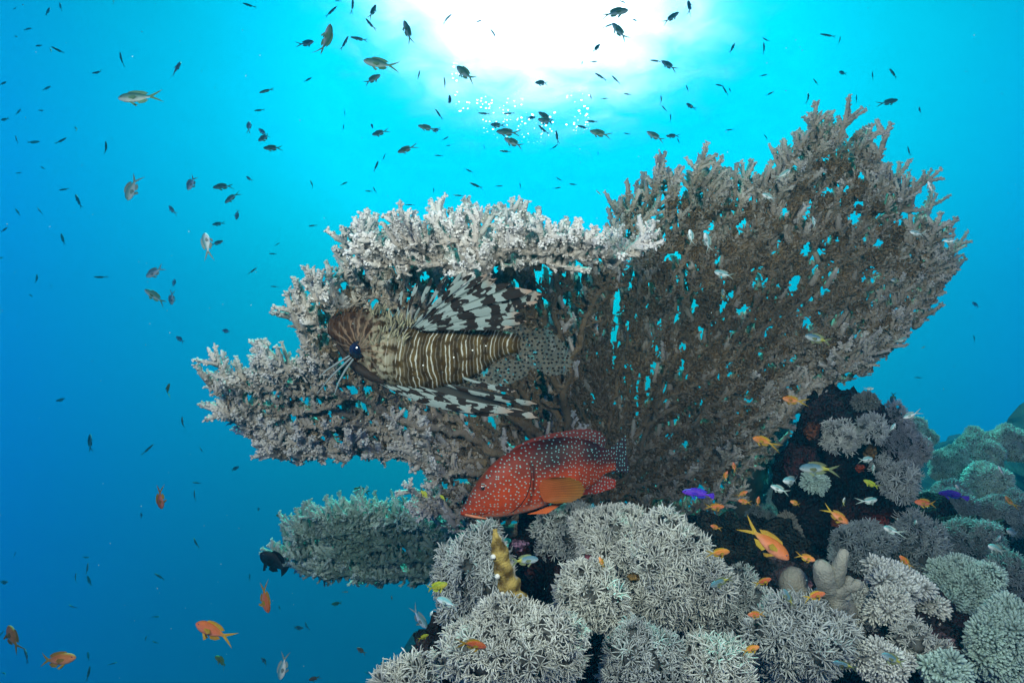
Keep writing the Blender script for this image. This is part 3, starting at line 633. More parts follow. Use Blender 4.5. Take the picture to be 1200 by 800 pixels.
SOFT = [
 # px, py, rx, ry, depth, kind, colour, label
 (556, 688, 40, 58, 0.98, 'pulse', LIL, 'lilac grey tufted soft coral left of the knobbly yellow sponge'),
 (603, 786, 90, 60, 0.78, 'pulse', CRM, 'large cream soft coral mound at the bottom, below the knobbly yellow sponge'),
 (470, 808, 34, 24, 0.86, 'pulse', CRM, 'low cream soft coral at the reef foot, leftmost at the bottom edge'),
 (675, 628, 46, 32, 1.12, 'pulse', LIL, 'pale lilac soft coral tuft right under the belly of the red grouper'),
 (722, 640, 42, 40, 1.02, 'pulse', CRM, 'pale cream soft coral tuft below the tail of the red grouper'),
 (700, 712, 38, 34, 0.93, 'pulse', CRM, 'spreading pale soft coral tuft right of the black hollow'),
 (792, 690, 64, 72, 0.95, 'pulse', CRM, 'biggest pale soft coral mound in the middle of the reef'),
 (760, 790, 52, 40, 0.80, 'pulse', LIL, 'pale grey soft coral at the bottom edge right of the large cream mound'),
 (868, 728, 52, 42, 0.96, 'pulse', LIL, 'grey feathery soft coral mound right of the biggest pale mound'),
 (845, 800, 48, 32, 0.80, 'pulse', CRM, 'soft coral with long spidery polyps at the bottom, below the grey feathery mound'),
 (955, 765, 52, 52, 0.86, 'pulse', LIL, 'large lavender grey soft coral at the bottom below the finger leather coral'),
 (1006, 720, 44, 28, 0.98, 'stub', CRM, 'cream cauliflower soft coral just below the finger leather coral'),
 (1058, 692, 32, 24, 0.98, 'stub', (0.58, 0.60, 0.56), 'bright white cauliflower soft coral at the top of the bottom right cluster'),
 (1052, 716, 24, 20, 0.94, 'stub', CRM, 'small white cauliflower soft coral under the bright white one'),
 (1096, 722, 16, 20, 0.98, 'stub', CRM, 'narrow cream soft coral right of the small white cauliflower one'),
 (1078, 754, 19, 18, 0.88, 'pulse', CRM, 'small star shaped cream tuft beside the pinkish lump'),
 (1106, 768, 12, 10, 0.88, 'pulse', CRM, 'tiny white tuft just below the pinkish lump'),
 (1042, 786, 30, 26, 0.84, 'stub', CRM, 'cream cauliflower soft coral at the bottom edge under the star shaped tuft'),
 (1120, 796, 24, 18, 0.84, 'stub', TEA, 'small teal tinged cauliflower soft coral at the bottom edge'),
 (1148, 706, 42, 44, 1.08, 'stub', TEA, 'big smooth domed teal grey leather coral mound near the right edge'),
 (1192, 770, 34, 48, 0.90, 'stub', TEA, 'teal mound cut by the right edge at the bottom corner'),
 (1020, 650, 34, 28, 1.25, 'pulse', GRY, 'dim grey soft coral star right of the finger leather coral'),
 (1088, 652, 30, 36, 1.28, 'pulse', GRY, 'dim grey drooping soft coral tuft under the dark red rock'),
 (1148, 640, 34, 26, 1.45, 'pulse', GRY, 'dim grey soft coral tuft between the teal dome and the lumpy corals'),
 (1190, 690, 22, 42, 1.30, 'pulse', GRY, 'dim grey soft coral at the right edge beside the teal dome'),
 (1062, 530, 34, 48, 1.50, 'pulse', (0.40, 0.41, 0.43), 'grey furry soft coral column on the right flank of the dark pillar'),
 (992, 516, 19, 17, 1.38, 'pulse', CRM, 'small white star tuft on the face of the dark pillar'),
 (1028, 506, 14, 16, 1.38, 'pulse', LIL, 'small grey tuft near the top right of the dark pillar'),
 (1062, 568, 20, 18, 1.38, 'pulse', LIL, 'grey tuft at the lower right of the dark pillar, under the furry column'),
 (958, 568, 13, 12, 1.40, 'stub', TEA, 'small teal nubbly patch low on the left side of the dark pillar'),
 (1018, 472, 15, 9, 1.42, 'stub', (0.16, 0.17, 0.15), 'dull brown nubbly patch on the crown of the dark pillar'),
 (1040, 548, 11, 12, 1.40, 'pulse', LIL, 'little grey tuft between the furry column and the pillar face'),
 (1072, 614, 12, 11, 1.42, 'pulse', LIL, 'small grey tuft on the dark red rock under the pillar'),
 (1128, 550, 26, 24, 1.95, 'stub', TEA, 'round teal lumpy coral head at the left of the right hand ridge'),
 (1160, 530, 26, 24, 2.0, 'stub', TEA, 'teal lumpy coral head on the crest of the right hand ridge'),
 (1190, 524, 24, 22, 2.0, 'stub', TEA, 'teal lumpy coral head on the ridge cut by the right edge'),
 (1130, 595, 28, 26, 1.75, 'stub', (0.36, 0.42, 0.40), 'grey teal coral head below the round teal one on the right ridge'),
 (1172, 580, 30, 28, 1.8, 'stub', TEA, 'teal coral head in the middle of the right hand ridge'),
 (1196, 610, 24, 30, 1.7, 'stub', (0.36, 0.42, 0.40), 'lowest teal coral head of the right hand ridge at the right edge'),
 (1076, 502, 12, 9, 2.2, 'stub', TEA, 'small teal coral head peeping over the ridge behind the pillar'),
 (1090, 515, 10, 10, 2.2, 'stub', TEA, 'tiny teal coral head right of the one peeping over the ridge'),
 (955, 590, 30, 30, 1.75, 'stub', (0.34, 0.46, 0.42), 'bright teal lobed leather coral left of the dark pillar'),
 (968, 622, 22, 20, 1.65, 'stub', (0.34, 0.46, 0.42), 'lower lobe shaped teal leather coral left of the dark pillar'),
 (922, 592, 18, 20, 1.85, 'stub', TEA, 'pale teal rounded coral plate beside the bright teal lobed one'),
 (898, 612, 22, 15, 1.75, 'pulse', GRY, 'small grey tuft in the shade under the right part of the table coral'),
 (926, 635, 18, 22, 1.5, 'stub', (0.26, 0.25, 0.20), 'brownish coral head above the finger leather coral'),
]
for i, (px, py, rx, ry, d, kd, c1, lb) in enumerate(SOFT):
    soft_coral(px, py, rx * 1.07, ry * 1.07, d, lb, kd, c1, seed=i, lobes=9 + i % 6)

# ------------------------------------------------------------------ knobbly yellow sponge standing in the hollow
sp_ = empty('sponge', wp(605, 712, 0.86)); tag(sp_, 'upright golden brown knobbly blade with white dots standing beside the black hollow', 'sponge')
def rel(pts, o): return np.asarray(pts) - np.array(o.location)
mb = MB()
pts = P([610, 603, 596, 589, 583, 580], [724, 704, 682, 660, 636, 620], [0.86] * 6); k = np.linspace(0, 5, 48)
path = np.stack([np.interp(k, range(6), pts[:, i]) for i in range(3)], 1); rr = np.interp(k, range(6), [0.0175, 0.0165, 0.0150, 0.0135, 0.0095, 0.0020]) * (1 + 0.14 * np.sin(k * 7.5))
t = norm(np.gradient(path, axis=0)); a = norm(np.cross(t, FWD)); b = np.cross(t, a); th = np.arange(20) * 2 * math.pi / 20
dr = a[:, None] * np.cos(th)[None, :, None] + 0.7 * b[:, None] * np.sin(th)[None, :, None]
V = path[:, None] + dr * rr[:, None, None]; V += dr * (0.0022 * fbm(V * 130, 3, 3)[..., None])
st_ = np.clip(0.55 + 1.1 * vnoise(V * 150, 8), 0, 1)[..., None]
C = np.array([0.10, 0.06, 0.012]) * (1 - st_) + np.array([0.46, 0.33, 0.09]) * st_
edge = np.clip((np.cos(th) * -1 - 0.80) * 4, 0, 0.7)[None, :, None] * (0.5 + 0.5 * np.sign(np.sin(k * 3.1)))[:, None, None]
C = C * (1 - edge) + np.array([0.7, 0.68, 0.58]) * edge
mb.grid(rel(V, sp_), C, wrap=True); mb.build('blade', M_LEATHER, sp_)
import bmesh
def ball(mb, c, r, col, sub=2, sq=(1, 1, 1), m=0):
    bm = bmesh.new(); bmesh.ops.create_icosphere(bm, subdivisions=sub, radius=1.0)
    v = np.array([x.co[:] for x in bm.verts]); f = np.array([[x.index for x in fc.verts] for fc in bm.faces]); bm.free()
    mb.add(v * np.array(sq) * r + np.array(c), t=f, c=col, m=m)
for px, py in [(580, 652), (585, 675), (591, 695), (595, 705)]:
    mb = MB(); ball(mb, rel(P(px - 2, py, 0.852), sp_), 0.0038, (0.85, 0.84, 0.76)); mb.build('white_knob', M_LEATHER, sp_)

# ------------------------------------------------------------------ finger shaped leather coral
fl = empty('leather_coral', wp(985, 700, 0.95)); tag(fl, 'smooth pale finger shaped leather coral with thick blunt branches in the middle of the reef', 'coral')
mb = MB()
def limb(mb, pts, rad, col, S=18, org=None, amp=0.12):
    pts = np.array([P(*p) for p in pts]) - np.array(org.location); n = len(pts); k = np.linspace(0, n - 1, 28)
    path = np.stack([np.interp(k, range(n), pts[:, i]) for i in range(3)], 1); path[1:-1] = (path[:-2] + path[1:-1] * 2 + path[2:]) / 4
    rr = np.interp(k, range(n), rad); u = np.clip((n - 1 - k) / 0.45, 0, 1); rr = rr * np.sqrt(np.clip(1 - (1 - u) ** 2, 0.003, 1))
    t = norm(np.gradient(path, axis=0)); a = norm(np.cross(t, FWD)); b = np.cross(t, a); th = np.arange(S) * 2 * math.pi / S
    dr = a[:, None] * np.cos(th)[None, :, None] + b[:, None] * np.sin(th)[None, :, None]
    V = path[:, None] + dr * rr[:, None, None]; V = V + dr * rr[:, None, None] * amp * fbm(V * 45, 4, 3)[..., None]
    mb.grid(V, np.clip(np.array(col) * (1 + 0.18 * fbm(V * 40, 6, 2)[..., None]), 0, 1), wrap=True)
LC = (0.36, 0.345, 0.28)
limb(mb, [(985, 720, 0.98), (976, 700, 0.95), (966, 676, 0.935), (961, 656, 0.93)], [0.022, 0.019, 0.015, 0.012], LC, org=fl, amp=0.3)
limb(mb, [(970, 702, 0.96), (980, 680, 0.935), (984, 664, 0.93), (991, 643, 0.92)], [0.020, 0.0125, 0.0105, 0.010], LC, org=fl, amp=0.3)
limb(mb, [(972, 706, 0.96), (984, 693, 0.935), (997, 687, 0.93), (1010, 682, 0.93)], [0.020, 0.0125, 0.0110, 0.0075], LC, org=fl, amp=0.3)
limb(mb, [(988, 696, 0.94), (994, 684, 0.93), (995, 674, 0.93)], [0.012, 0.0085, 0.0065], LC, org=fl, amp=0.3)
mb.build('lobe', M_LEATHER, fl)
f2 = empty('leather_coral', wp(935, 700, 1.06)); tag(f2, 'stubby pale leather coral stump left of the finger shaped leather coral', 'coral')
mb = MB(); limb(mb, [(938, 725, 1.03), (936, 700, 1.0), (929, 682, 0.99), (938, 666, 0.99)], [0.022, 0.020, 0.020, 0.018], (0.28, 0.26, 0.21), org=f2, amp=0.25); mb.build('lobe', M_LEATHER, f2)

# ------------------------------------------------------------------ fish
def spot_mat(name, kind):
    m = bpy.data.materials.new(name); m.use_nodes = True; t = m.node_tree; b = t.nodes['Principled BSDF']
    b.inputs['Roughness'].default_value = 0.5 if 'grouper' in kind else 0.75; b.inputs['Specular IOR Level'].default_value = 0.22 if 'grouper' in kind else 0.08
    at = nd(t, 'ShaderNodeAttribute', attribute_name='col'); pa = nd(t, 'ShaderNodeAttribute', attribute_name='pat')
    tcn = nd(t, 'ShaderNodeTexCoord'); col = at.outputs['Color']
    if kind == 'grouper':
        n = nd(t, 'ShaderNodeTexNoise'); n.inputs['Scale'].default_value = 28; n.inputs['Detail'].default_value = 6; t.links.new(tcn.outputs['Object'], n.inputs[0])
        col = mixc(t, 1.0, col, ramp(t, n.outputs[0], [(0.3, (0.6, 0.55, 0.5)), (0.65, (1.15, 1.1, 1.1))]), 'MULTIPLY')
        v = nd(t, 'ShaderNodeTexVoronoi', voronoi_dimensions='2D'); v.inputs['Scale'].default_value = 1.0; v.inputs['Randomness'].default_value = 0.8; t.links.new(pa.outputs['Vector'], v.inputs['Vector'])
        k = smooth(t, v.outputs['Distance'], 0.20, 0.11)
        col = mixc(t, mth(t, 'MULTIPLY', k, 0.85), col, (0.20, 0.52, 0.50))
    if kind == 'grouper_fin':
        v = nd(t, 'ShaderNodeTexVoronoi', voronoi_dimensions='2D'); v.inputs['Scale'].default_value = 1.0; v.inputs['Randomness'].default_value = 0.6; t.links.new(pa.outputs['Vector'], v.inputs['Vector'])
        col = mixc(t, mth(t, 'MULTIPLY', smooth(t, v.outputs['Distance'], 0.25, 0.14), 0.8), col, (0.16, 0.44, 0.45))
    if kind == 'lion':
        sx = nd(t, 'ShaderNodeSeparateXYZ'); t.links.new(pa.outputs['Vector'], sx.inputs[0])
        n = nd(t, 'ShaderNodeTexNoise'); n.inputs['Scale'].default_value = 14; n.inputs['Detail'].default_value = 4; t.links.new(tcn.outputs['Object'], n.inputs[0])
        ph = mth(t, 'ADD', mth(t, 'MULTIPLY', sx.outputs[0], 1.0), mth(t, 'MULTIPLY', n.outputs[0], 3.6))
        f1 = mth(t, 'SINE', mth(t, 'MULTIPLY', ph, 2.4)); f2_ = mth(t, 'SINE', mth(t, 'MULTIPLY', ph, 9.3))
        n2_ = nd(t, 'ShaderNodeTexNoise'); n2_.inputs['Scale'].default_value = 90; t.links.new(tcn.outputs['Object'], n2_.inputs[0])
        lines = mth(t, 'MULTIPLY', smooth(t, f2_, 0.45, 0.85), mth(t, 'ADD', 0.22, mth(t, 'MULTIPLY', smooth(t, f1, -0.2, 0.7), 1.0)), clamp=True)
        lines = mth(t, 'MULTIPLY', lines, smooth(t, n2_.outputs[0], 0.34, 0.5))
        lines = mth(t, 'MULTIPLY', lines, sx.outputs[1])
        c2 = mixc(t, 1.0, col, ramp(t, mth(t, 'MULTIPLY_ADD', f1, 0.5, 0.5), [(0.0, (0.55, 0.5, 0.4)), (1.0, (1.25, 1.25, 1.2))]), 'MULTIPLY')
        c2 = mixc(t, sx.outputs[1], col, c2)
        nb = nd(t, 'ShaderNodeTexNoise'); nb.inputs['Scale'].default_value = 85; nb.inputs['Detail'].default_value = 5; t.links.new(tcn.outputs['Object'], nb.inputs[0])
        c2 = mixc(t, 1.0, c2, ramp(t, nb.outputs[0], [(0.35, (0.55, 0.5, 0.45)), (0.62, (1.3, 1.3, 1.25))]), 'MULTIPLY')
        # cream mottling of the cheek
        col = mixc(t, mth(t, 'MULTIPLY', sx.outputs[2], smooth(t, nb.outputs[0], 0.42, 0.56)), c2, (0.27, 0.25, 0.18))
        col = mixc(t, mth(t, 'MULTIPLY', lines, 0.9), col, (0.40, 0.40, 0.36))
        ox = nd(t, 'ShaderNodeSeparateXYZ'); t.links.new(tcn.outputs['Object'], ox.inputs[0])
        ex_ = mth(t, 'SUBTRACT', ox.outputs[0], -75 * 0.93 / F); ez_ = mth(t, 'SUBTRACT', ox.outputs[2], 3 * 0.93 / F)
        an_ = mth(t, 'ARCTAN2', ez_, ex_); rd_ = mth(t, 'SQRT', mth(t, 'ADD', mth(t, 'MULTIPLY', ex_, ex_), mth(t, 'MULTIPLY', ez_, ez_)))
        spk = smooth(t, mth(t, 'SINE', mth(t, 'ADD', mth(t, 'MULTIPLY', an_, 19.0), mth(t, 'MULTIPLY', nb.outputs[0], 7.0))), 0.35, 0.85)
        spk = mth(t, 'MULTIPLY', spk, mth(t, 'SUBTRACT', 1.0, smooth(t, rd_, 0.030, 0.062)))
        col = mixc(t, mth(t, 'MULTIPLY', spk, 0.6), col, (0.22, 0.15, 0.10))
        bn = nd(t, 'ShaderNodeBump'); bn.inputs['Strength'].default_value = 0.7; bn.inputs['Distance'].default_value = 0.002; t.links.new(nb.outputs[0], bn.inputs['Height']); t.links.new(bn.outputs[0], b.inputs['Normal'])
        b.inputs['Roughness'].default_value = 0.65
    if kind == 'lion_fin':       # pat.x runs along the ray, pat.y is the ray
        sx = nd(t, 'ShaderNodeSeparateXYZ'); t.links.new(pa.outputs['Vector'], sx.inputs[0])
        n = nd(t, 'ShaderNodeTexNoise'); n.inputs['Scale'].default_value = 1.6; n.inputs['Detail'].default_value = 3; t.links.new(pa.outputs['Vector'], n.inputs[0])
        f = mth(t, 'SINE', mth(t, 'ADD', mth(t, 'MULTIPLY', sx.outputs[0], 6.0), mth(t, 'MULTIPLY', n.outputs[0], 11.0)))
        col = mixc(t, smooth(t, f, 0.0, 0.22), (0.016, 0.012, 0.010), mixc(t, sx.outputs[2], (0.19, 0.235, 0.225), (0.26, 0.14, 0.09)))
    if kind == 'lion_tail':
        v = nd(t, 'ShaderNodeTexVoronoi', voronoi_dimensions='2D'); v.inputs['Scale'].default_value = 1.0; v.inputs['Randomness'].default_value = 0.7; t.links.new(pa.outputs['Vector'], v.inputs['Vector'])
        dk = smooth(t, v.outputs['Distance'], 0.30, 0.22)
        col = mixc(t, dk, (0.13, 0.155, 0.145), (0.008, 0.007, 0.007))
        t.links.new(mth(t, 'ADD', 0.20, mth(t, 'MULTIPLY', dk, 0.6)), b.inputs['Alpha'])
    t.links.new(col, b.inputs['Base Color']); return m
M_GR = spot_mat('grouper_skin', 'grouper'); M_GF = spot_mat('grouper_fin', 'grouper_fin'); M_LI = spot_mat('lionfish_skin', 'lion'); M_LF = spot_mat('lionfish_fin', 'lion_fin'); M_LT = spot_mat('lionfish_tail', 'lion_tail')

def body_mesh(mb, st, colf, patf=None, S=28, K=60, yofs=None, wfac=0.42, power=0.85, m=0):
    """st: rows (x, top, bottom[, halfwidth]) in local units, nose to tail"""
    st = np.array(st, float); k = np.linspace(0, len(st) - 1, K)
    def cr(v):   # smooth interpolation
        i = np.clip(k.astype(int), 0, len(v) - 2); f = k - i; p = np.concatenate([[2 * v[0] - v[1]], v, [2 * v[-1] - v[-2]]])
        p0, p1, p2, p3_ = p[i], p[i + 1], p[i + 2], p[i + 3]
        return 0.5 * (2 * p1 + (p2 - p0) * f + (2 * p0 - 5 * p1 + 4 * p2 - p3_) * f ** 2 + (3 * p1 - p0 - 3 * p2 + p3_) * f ** 3)
    x, tp, bt = cr(st[:, 0]), cr(st[:, 1]), cr(st[:, 2]); c = (tp + bt) / 2; h = np.maximum((tp - bt) / 2, 1e-5)
    w_ = cr(st[:, 3]) if st.shape[1] > 3 else h * wfac
    th = np.arange(S) * 2 * math.pi / S
    cs, sn = np.cos(th), np.sin(th)
    yy = np.sign(cs) * np.abs(cs) ** power; zz = np.sign(sn) * np.abs(sn) ** 1.0
    V = np.zeros((K, S, 3)); V[..., 0] = x[:, None]; V[..., 1] = w_[:, None] * yy[None]; V[..., 2] = c[:, None] + h[:, None] * zz[None]
    u = np.broadcast_to(((x - x[0]) / (x[-1] - x[0]))[:, None], (K, S)); v = np.broadcast_to(zz[None], (K, S))
    C = colf(u, v); mb.grid(V, C, wrap=True, m=m, uv=None if patf is None else patf(V, u, v))
    # end caps
    for e in (0, K - 1):
        ctr = V[e].mean(0); idx = np.arange(S); 
        tri = np.stack([idx, (idx + 1) % S, np.full(S, S)], 1)
        if e == 0: tri = tri[:, ::-1]
        mb.add(np.concatenate([V[e], ctr[None]]), t=tri, c=np.concatenate([C[e], C[e].mean(0)[None]]), m=m, uv=None if patf is None else np.concatenate([patf(V, u, v)[e], patf(V, u, v)[e].mean(0)[None]]))
    return x, tp, bt
def fin_sheet(mb, base, tip, n=14, m_=6, y0=0.0, y1=0.0, colf=None, patf=None, scallop=0.0, thick=0.0006, m=0):
    """fin between a base polyline and a tip polyline (x,z points); thin but closed; rays as ridges"""
    base = np.array(base, float); tip = np.array(tip, float); u = np.linspace(0, 1, n)
    def samp(p): kk = u * (len(p) - 1); return np.stack([np.interp(kk, range(len(p)), p[:, i]) for i in range(p.shape[1])], 1)
    b_, t_ = samp(base), samp(tip); v = np.linspace(0, 1, m_)
    if scallop: t_ = t_ + (t_ - b_) * (scallop * (np.arange(n) % 2 - 0.5))[:, None]
    G = b_[:, None] * (1 - v)[None, :, None] + t_[:, None] * v[None, :, None]
    ridge = (np.arange(n) % 2)[:, None] * thick * 0.8
    yy = y0 * (1 - v)[None] + y1 * v[None]
    U, Vv = np.meshgrid(u, v, indexing='ij'); C = colf(U, Vv)
    for sg in (1, -1):
        V = np.zeros((n, m_, 3)); V[..., 0] = G[..., 0]; V[..., 2] = G[..., 1]; V[..., 1] = yy + sg * (thick * (1 - 0.7 * v)[None] + ridge * (1 - v)[None])
        mb.grid(V if sg > 0 else V[:, ::-1], C if sg > 0 else C[:, ::-1], m=m, uv=None if patf is None else (patf(V, U, Vv) if sg > 0 else patf(V, U, Vv)[:, ::-1]))
def cam_thing(name, px, py, d, yaw=0.0):
    return empty(name, wp(px, py, d), (PITCH, 0, yaw))
def eye_mesh(name, c, r, iris, pupil, parent, ring=None, side=-1):
    mb = MB(); ball(mb, c, r, iris, 3, (1, 0.62, 1)); e = mb.build(name, M_EYE, parent)
    mp_ = MB(); ball(mp_, (c[0], c[1] + side * r * 0.34, c[2]), r * 0.62, pupil, 3, (1, 0.55, 1)); mp_.build('pupil', M_EYE, e)
    return e

# the red coral grouper
gd = 1.12; gs = gd / F; GX, GY = 638, 556
def gpt(x, y): return ((x - GX) * gs, (GY - y) * gs)
gr = cam_thing('coral_grouper', GX, GY, gd, 0.06); tag(gr, 'red orange grouper with small blue green spots under the table coral', 'fish')
prof = [(541, 597.5, 602.5, 3), (544, 592, 604, 6), (550, 581, 606, 9), (558, 566.5, 606.5, 12), (570, 551, 606, 15), (585, 536.5, 605.5, 17), (602, 526, 603, 18), (620, 518.5, 598.5, 18), (640, 514, 591.5, 17), (660, 511.5, 583, 15), (680, 513, 576, 12), (696, 517.5, 567.5, 8.5), (708, 524, 556.5, 5), (718, 526.5, 551.5, 3), (722, 527, 551, 2)]
st_ = [((x - GX) * gs, (GY - t_) * gs, (GY - b_) * gs, w_ * gs) for x, t_, b_, w_ in prof]
def gcol(u, v):
    c = np.zeros(u.shape + (3,)); red = np.array([0.21, 0.022, 0.008]); org_ = np.array([0.46, 0.055, 0.012]); dark = np.array([0.030, 0.008, 0.010]); pink = np.array([0.75, 0.28, 0.18])
    k = np.clip((v + 0.2) / 1.0, 0, 1)[..., None]; c = org_ * (1 - k) + red * k
    kd = (np.clip((v + 0.25) / 0.55, 0, 1) * np.clip((u - 0.36) / 0.12, 0, 1) * (0.78 + 0.22 * np.sin(u * 24)))[..., None]; kd = np.maximum(kd, (np.clip((u - 0.72) / 0.2, 0, 1) * np.clip(v + 1.0, 0, 1))[..., None] * 0.92); c = c * (1 - kd) + dark * kd
    ku = (np.clip((0.22 - u) / 0.15, 0, 1) * np.clip(v * 1.2, 0, 1))[..., None] * 0.55; c = c * (1 - ku) + np.array([0.25, 0.07, 0.03]) * ku
    kb = np.clip((-v - 0.72) / 0.2, 0, 1)[..., None] * (u < 0.6)[..., None]; c = c * (1 - kb) + pink * kb
    kl = (np.exp(-((u - 0.46 + 0.07 * v ** 2) / 0.011) ** 2) * (v < 0.55) * (v > -0.75))[..., None]; c = c * (1 - 0.9 * kl)
    km = (np.exp(-((v + 0.62 - 0.15 * u * 4) / 0.05) ** 2) * (u < 0.16))[..., None]; c = c * (1 - 0.7 * km)
    return c
def gpat(V, u, v):
    x = V[..., 0] / gs; z = V[..., 2] / gs       # photo pixels relative to centre
    q_ = np.zeros(V.shape); d_ = 6.6 - 3.0 * np.clip((x + 20) / 110, 0, 1) - 1.6 * np.clip((-x - 50) / 50, 0, 1)
    # integrate spacing along x approximately
    xs_ = np.linspace(-110, 110, 400); ds = 6.0 - 2.6 * np.clip((xs_ + 20) / 100, 0, 1) - 1.4 * np.clip((-xs_ - 45) / 50, 0, 1); X_ = np.concatenate([[0], np.cumsum((xs_[1] - xs_[0]) / ds[:-1])])
    q_[..., 0] = np.interp(x, xs_, X_); q_[..., 1] = z / 4.4 + 40; return q_
mb = MB(); body_mesh(mb, st_, gcol, gpat, S=40, K=110); mb.build('body', M_GR, gr)
gdark = lambda u, v: np.broadcast_to(np.array([0.05, 0.012, 0.014]), u.shape + (3,)) * (1 - v[..., None] * 0.4) + np.array([0.22, 0.02, 0.012]) * (v[..., None] ** 4)
def fp(pts): return [gpt(*p) for p in pts]
mb = MB(); fin_sheet(mb, fp([(598, 530), (620, 521), (645, 516), (670, 515), (692, 519), (707, 528)]), fp([(602, 524), (622, 514), (648, 507), (672, 503), (690, 502), (703, 505), (711, 514)]), n=31, y0=0, colf=lambda u, v: (np.array([0.30, 0.035, 0.02]) * (1 - u[..., None]) + np.array([0.05, 0.012, 0.014]) * u[..., None]) * 1.0, patf=gpat, scallop=0.06); mb.build('dorsal_fin', M_GF, gr)
mb = MB(); fin_sheet(mb, fp([(714, 526), (717, 539), (715, 552)]), fp([(734, 509), (735, 530), (739, 553)]), n=17, colf=lambda u, v: np.broadcast_to(np.array([0.025, 0.012, 0.018]), u.shape + (3,)), patf=gpat, scallop=0.03); mb.build('tail_fin', M_GF, gr)
mb = MB(); fin_sheet(mb, fp([(672, 578), (690, 570), (706, 556)]), fp([(676, 580), (700, 578), (722, 571), (723, 562)]), n=17, colf=lambda u, v: np.array([0.16, 0.02, 0.014]) * (1 - v[..., None]) + np.array([0.30, 0.025, 0.012]) * v[..., None], patf=gpat, scallop=0.04); mb.build('anal_fin', M_GF, gr)
mb = MB(); fin_sheet(mb, fp([(633, 558), (630, 566), (632, 576), (636, 583)]), fp([(646, 553), (664, 553), (676, 558), (681, 566), (678, 575), (666, 581), (648, 583)]), n=31, y0=-0.026, y1=-0.042, colf=lambda u, v: (np.array([0.50, 0.11, 0.02]) * (1 - v[..., None]) + np.array([0.26, 0.12, 0.02]) * v[..., None]) * np.where((np.arange(u.shape[0]) % 2 == 0)[:, None, None], 0.62, 1.1), scallop=0.05); mb.build('pectoral_fin', M_FIN, gr)
mb = MB(); fin_sheet(mb, fp([(618, 600), (628, 597), (640, 592)]), fp([(640, 598), (656, 588), (666, 582)]), n=11, y0=-0.012, y1=-0.02, colf=lambda u, v: np.broadcast_to(np.array([0.5, 0.07, 0.02]), u.shape + (3,)), scallop=0.05); mb.build('pelvic_fin', M_FIN, gr)
ex, ez = gpt(566, 568.5); eye_mesh('eye', (ex, -0.0185, ez), 0.0064, (0.20, 0.05, 0.03), (0.004, 0.004, 0.006), gr)
def gcurve(name, pts, r, col):
    out = []
    for x, y in pts:
        rw = np.array(prof); tp, bt, wd = [np.interp(x, rw[:, 0], rw[:, j]) for j in (1, 2, 3)]; zz = np.clip(((tp + bt) / 2 - y) / ((bt - tp) / 2), -1, 1)
        yy = wd * np.sqrt(max(1 - zz * zz, 0)) ** 0.85
        out.append([(x - GX) * gs, -yy * gs + 0.0001, (GY - y) * gs])
    mb = MB(); k = len(out); tubes(mb, np.array([out]), np.array([[r * (0.3 if i in (0, k - 1) else 1) for i in range(k)]]), 8, np.broadcast_to(np.array(col), (1, k, 3))); mb.build(name, M_FIN, gr)
gcurve('gill_cover', [(616, 533), (620, 543), (621, 554), (620, 565), (616, 577), (610, 587), (602, 595), (592, 601)], 0.0011, (0.06, 0.012, 0.008))
gcurve('mouth', [(543, 598.5), (549, 599.0), (556, 599.8), (564, 600.0), (571, 598), (575, 594)], 0.0009, (0.05, 0.012, 0.010))
gcurve('cheek_crease', [(556, 588), (566, 589), (577, 591), (588, 594)], 0.0006, (0.12, 0.02, 0.01))
# lips
mb = MB(); lip = [(541.5, 599.5, 0.002), (548, 601, -0.0085), (558, 602.5, -0.0135), (572, 604, -0.0175)]
L_ = np.array([[(x - GX) * gs, y_ - 0.0015, (GY - z_) * gs] for x, z_, y_ in lip])
tubes(mb, L_[None], np.array([[0.0022, 0.0028, 0.0026, 0.001]]), 8, np.broadcast_to(np.array([0.55, 0.16, 0.09]), (1, 4, 3))); mb.build('lip', M_FISH, gr)

# the lionfish
ld_ = 0.93; ls = ld_ / F; LX, LY = 500, 412
lf = cam_thing('lionfish', LX, LY, ld_, 0.0); tag(lf, 'brown and cream striped lionfish with banded fins in front of the table coral', 'fish')
def lpt(x, y): return ((x - LX) * ls, (LY - y) * ls)
prof = [(385, 379, 392, 4), (390, 370, 398, 9), (400, 364, 406, 15), (414, 361, 418, 20), (430, 362, 432, 24), (446, 367, 444, 27), (466, 376, 453, 29), (490, 382, 457, 29), (515, 384, 456, 27), (540, 384, 450, 23), (562, 385, 438, 18), (582, 387, 422, 13), (598, 389, 415, 9), (606, 391, 414, 6), (609, 393, 413, 3)]
st_ = [((x - LX) * ls, (LY - t_) * ls, (LY - b_) * ls, w_ * ls) for x, t_, b_, w_ in prof]
def lcol(u, v):
    head = np.array([0.036, 0.017, 0.008]); bod = np.array([0.060, 0.040, 0.013]); k = np.clip((u - 0.22) / 0.12, 0, 1)[..., None]
    c = head * (1 - k) + bod * k; kb = np.clip((v - 0.5) / 0.5, 0, 1)[..., None] * k * 0.3; return c * (1 - kb)
def lpat(V, u, v):
    q_ = np.zeros(V.shape); q_[..., 0] = V[..., 0] / ls / 6.8 - 0.25 * v - 0.35 * v ** 2; q_[..., 1] = np.clip((u - 0.28) / 0.1, 0.12, 1)
    q_[..., 2] = np.clip(np.exp(-((u - 0.30) / 0.075) ** 2) * (0.9 - 0.2 * v), 0, 1) + 0.5 * np.exp(-((u - 0.2) / 0.06) ** 2) * (v < -0.4); return q_
mb = MB(); body_mesh(mb, st_, lcol, lpat, S=64, K=170)
mb.v[0] = mb.v[0] * 1.0; v_ = mb.v[0]; hd = np.clip((-0.045 - v_[:, 0]) / 0.03, 0, 1)[:, None]
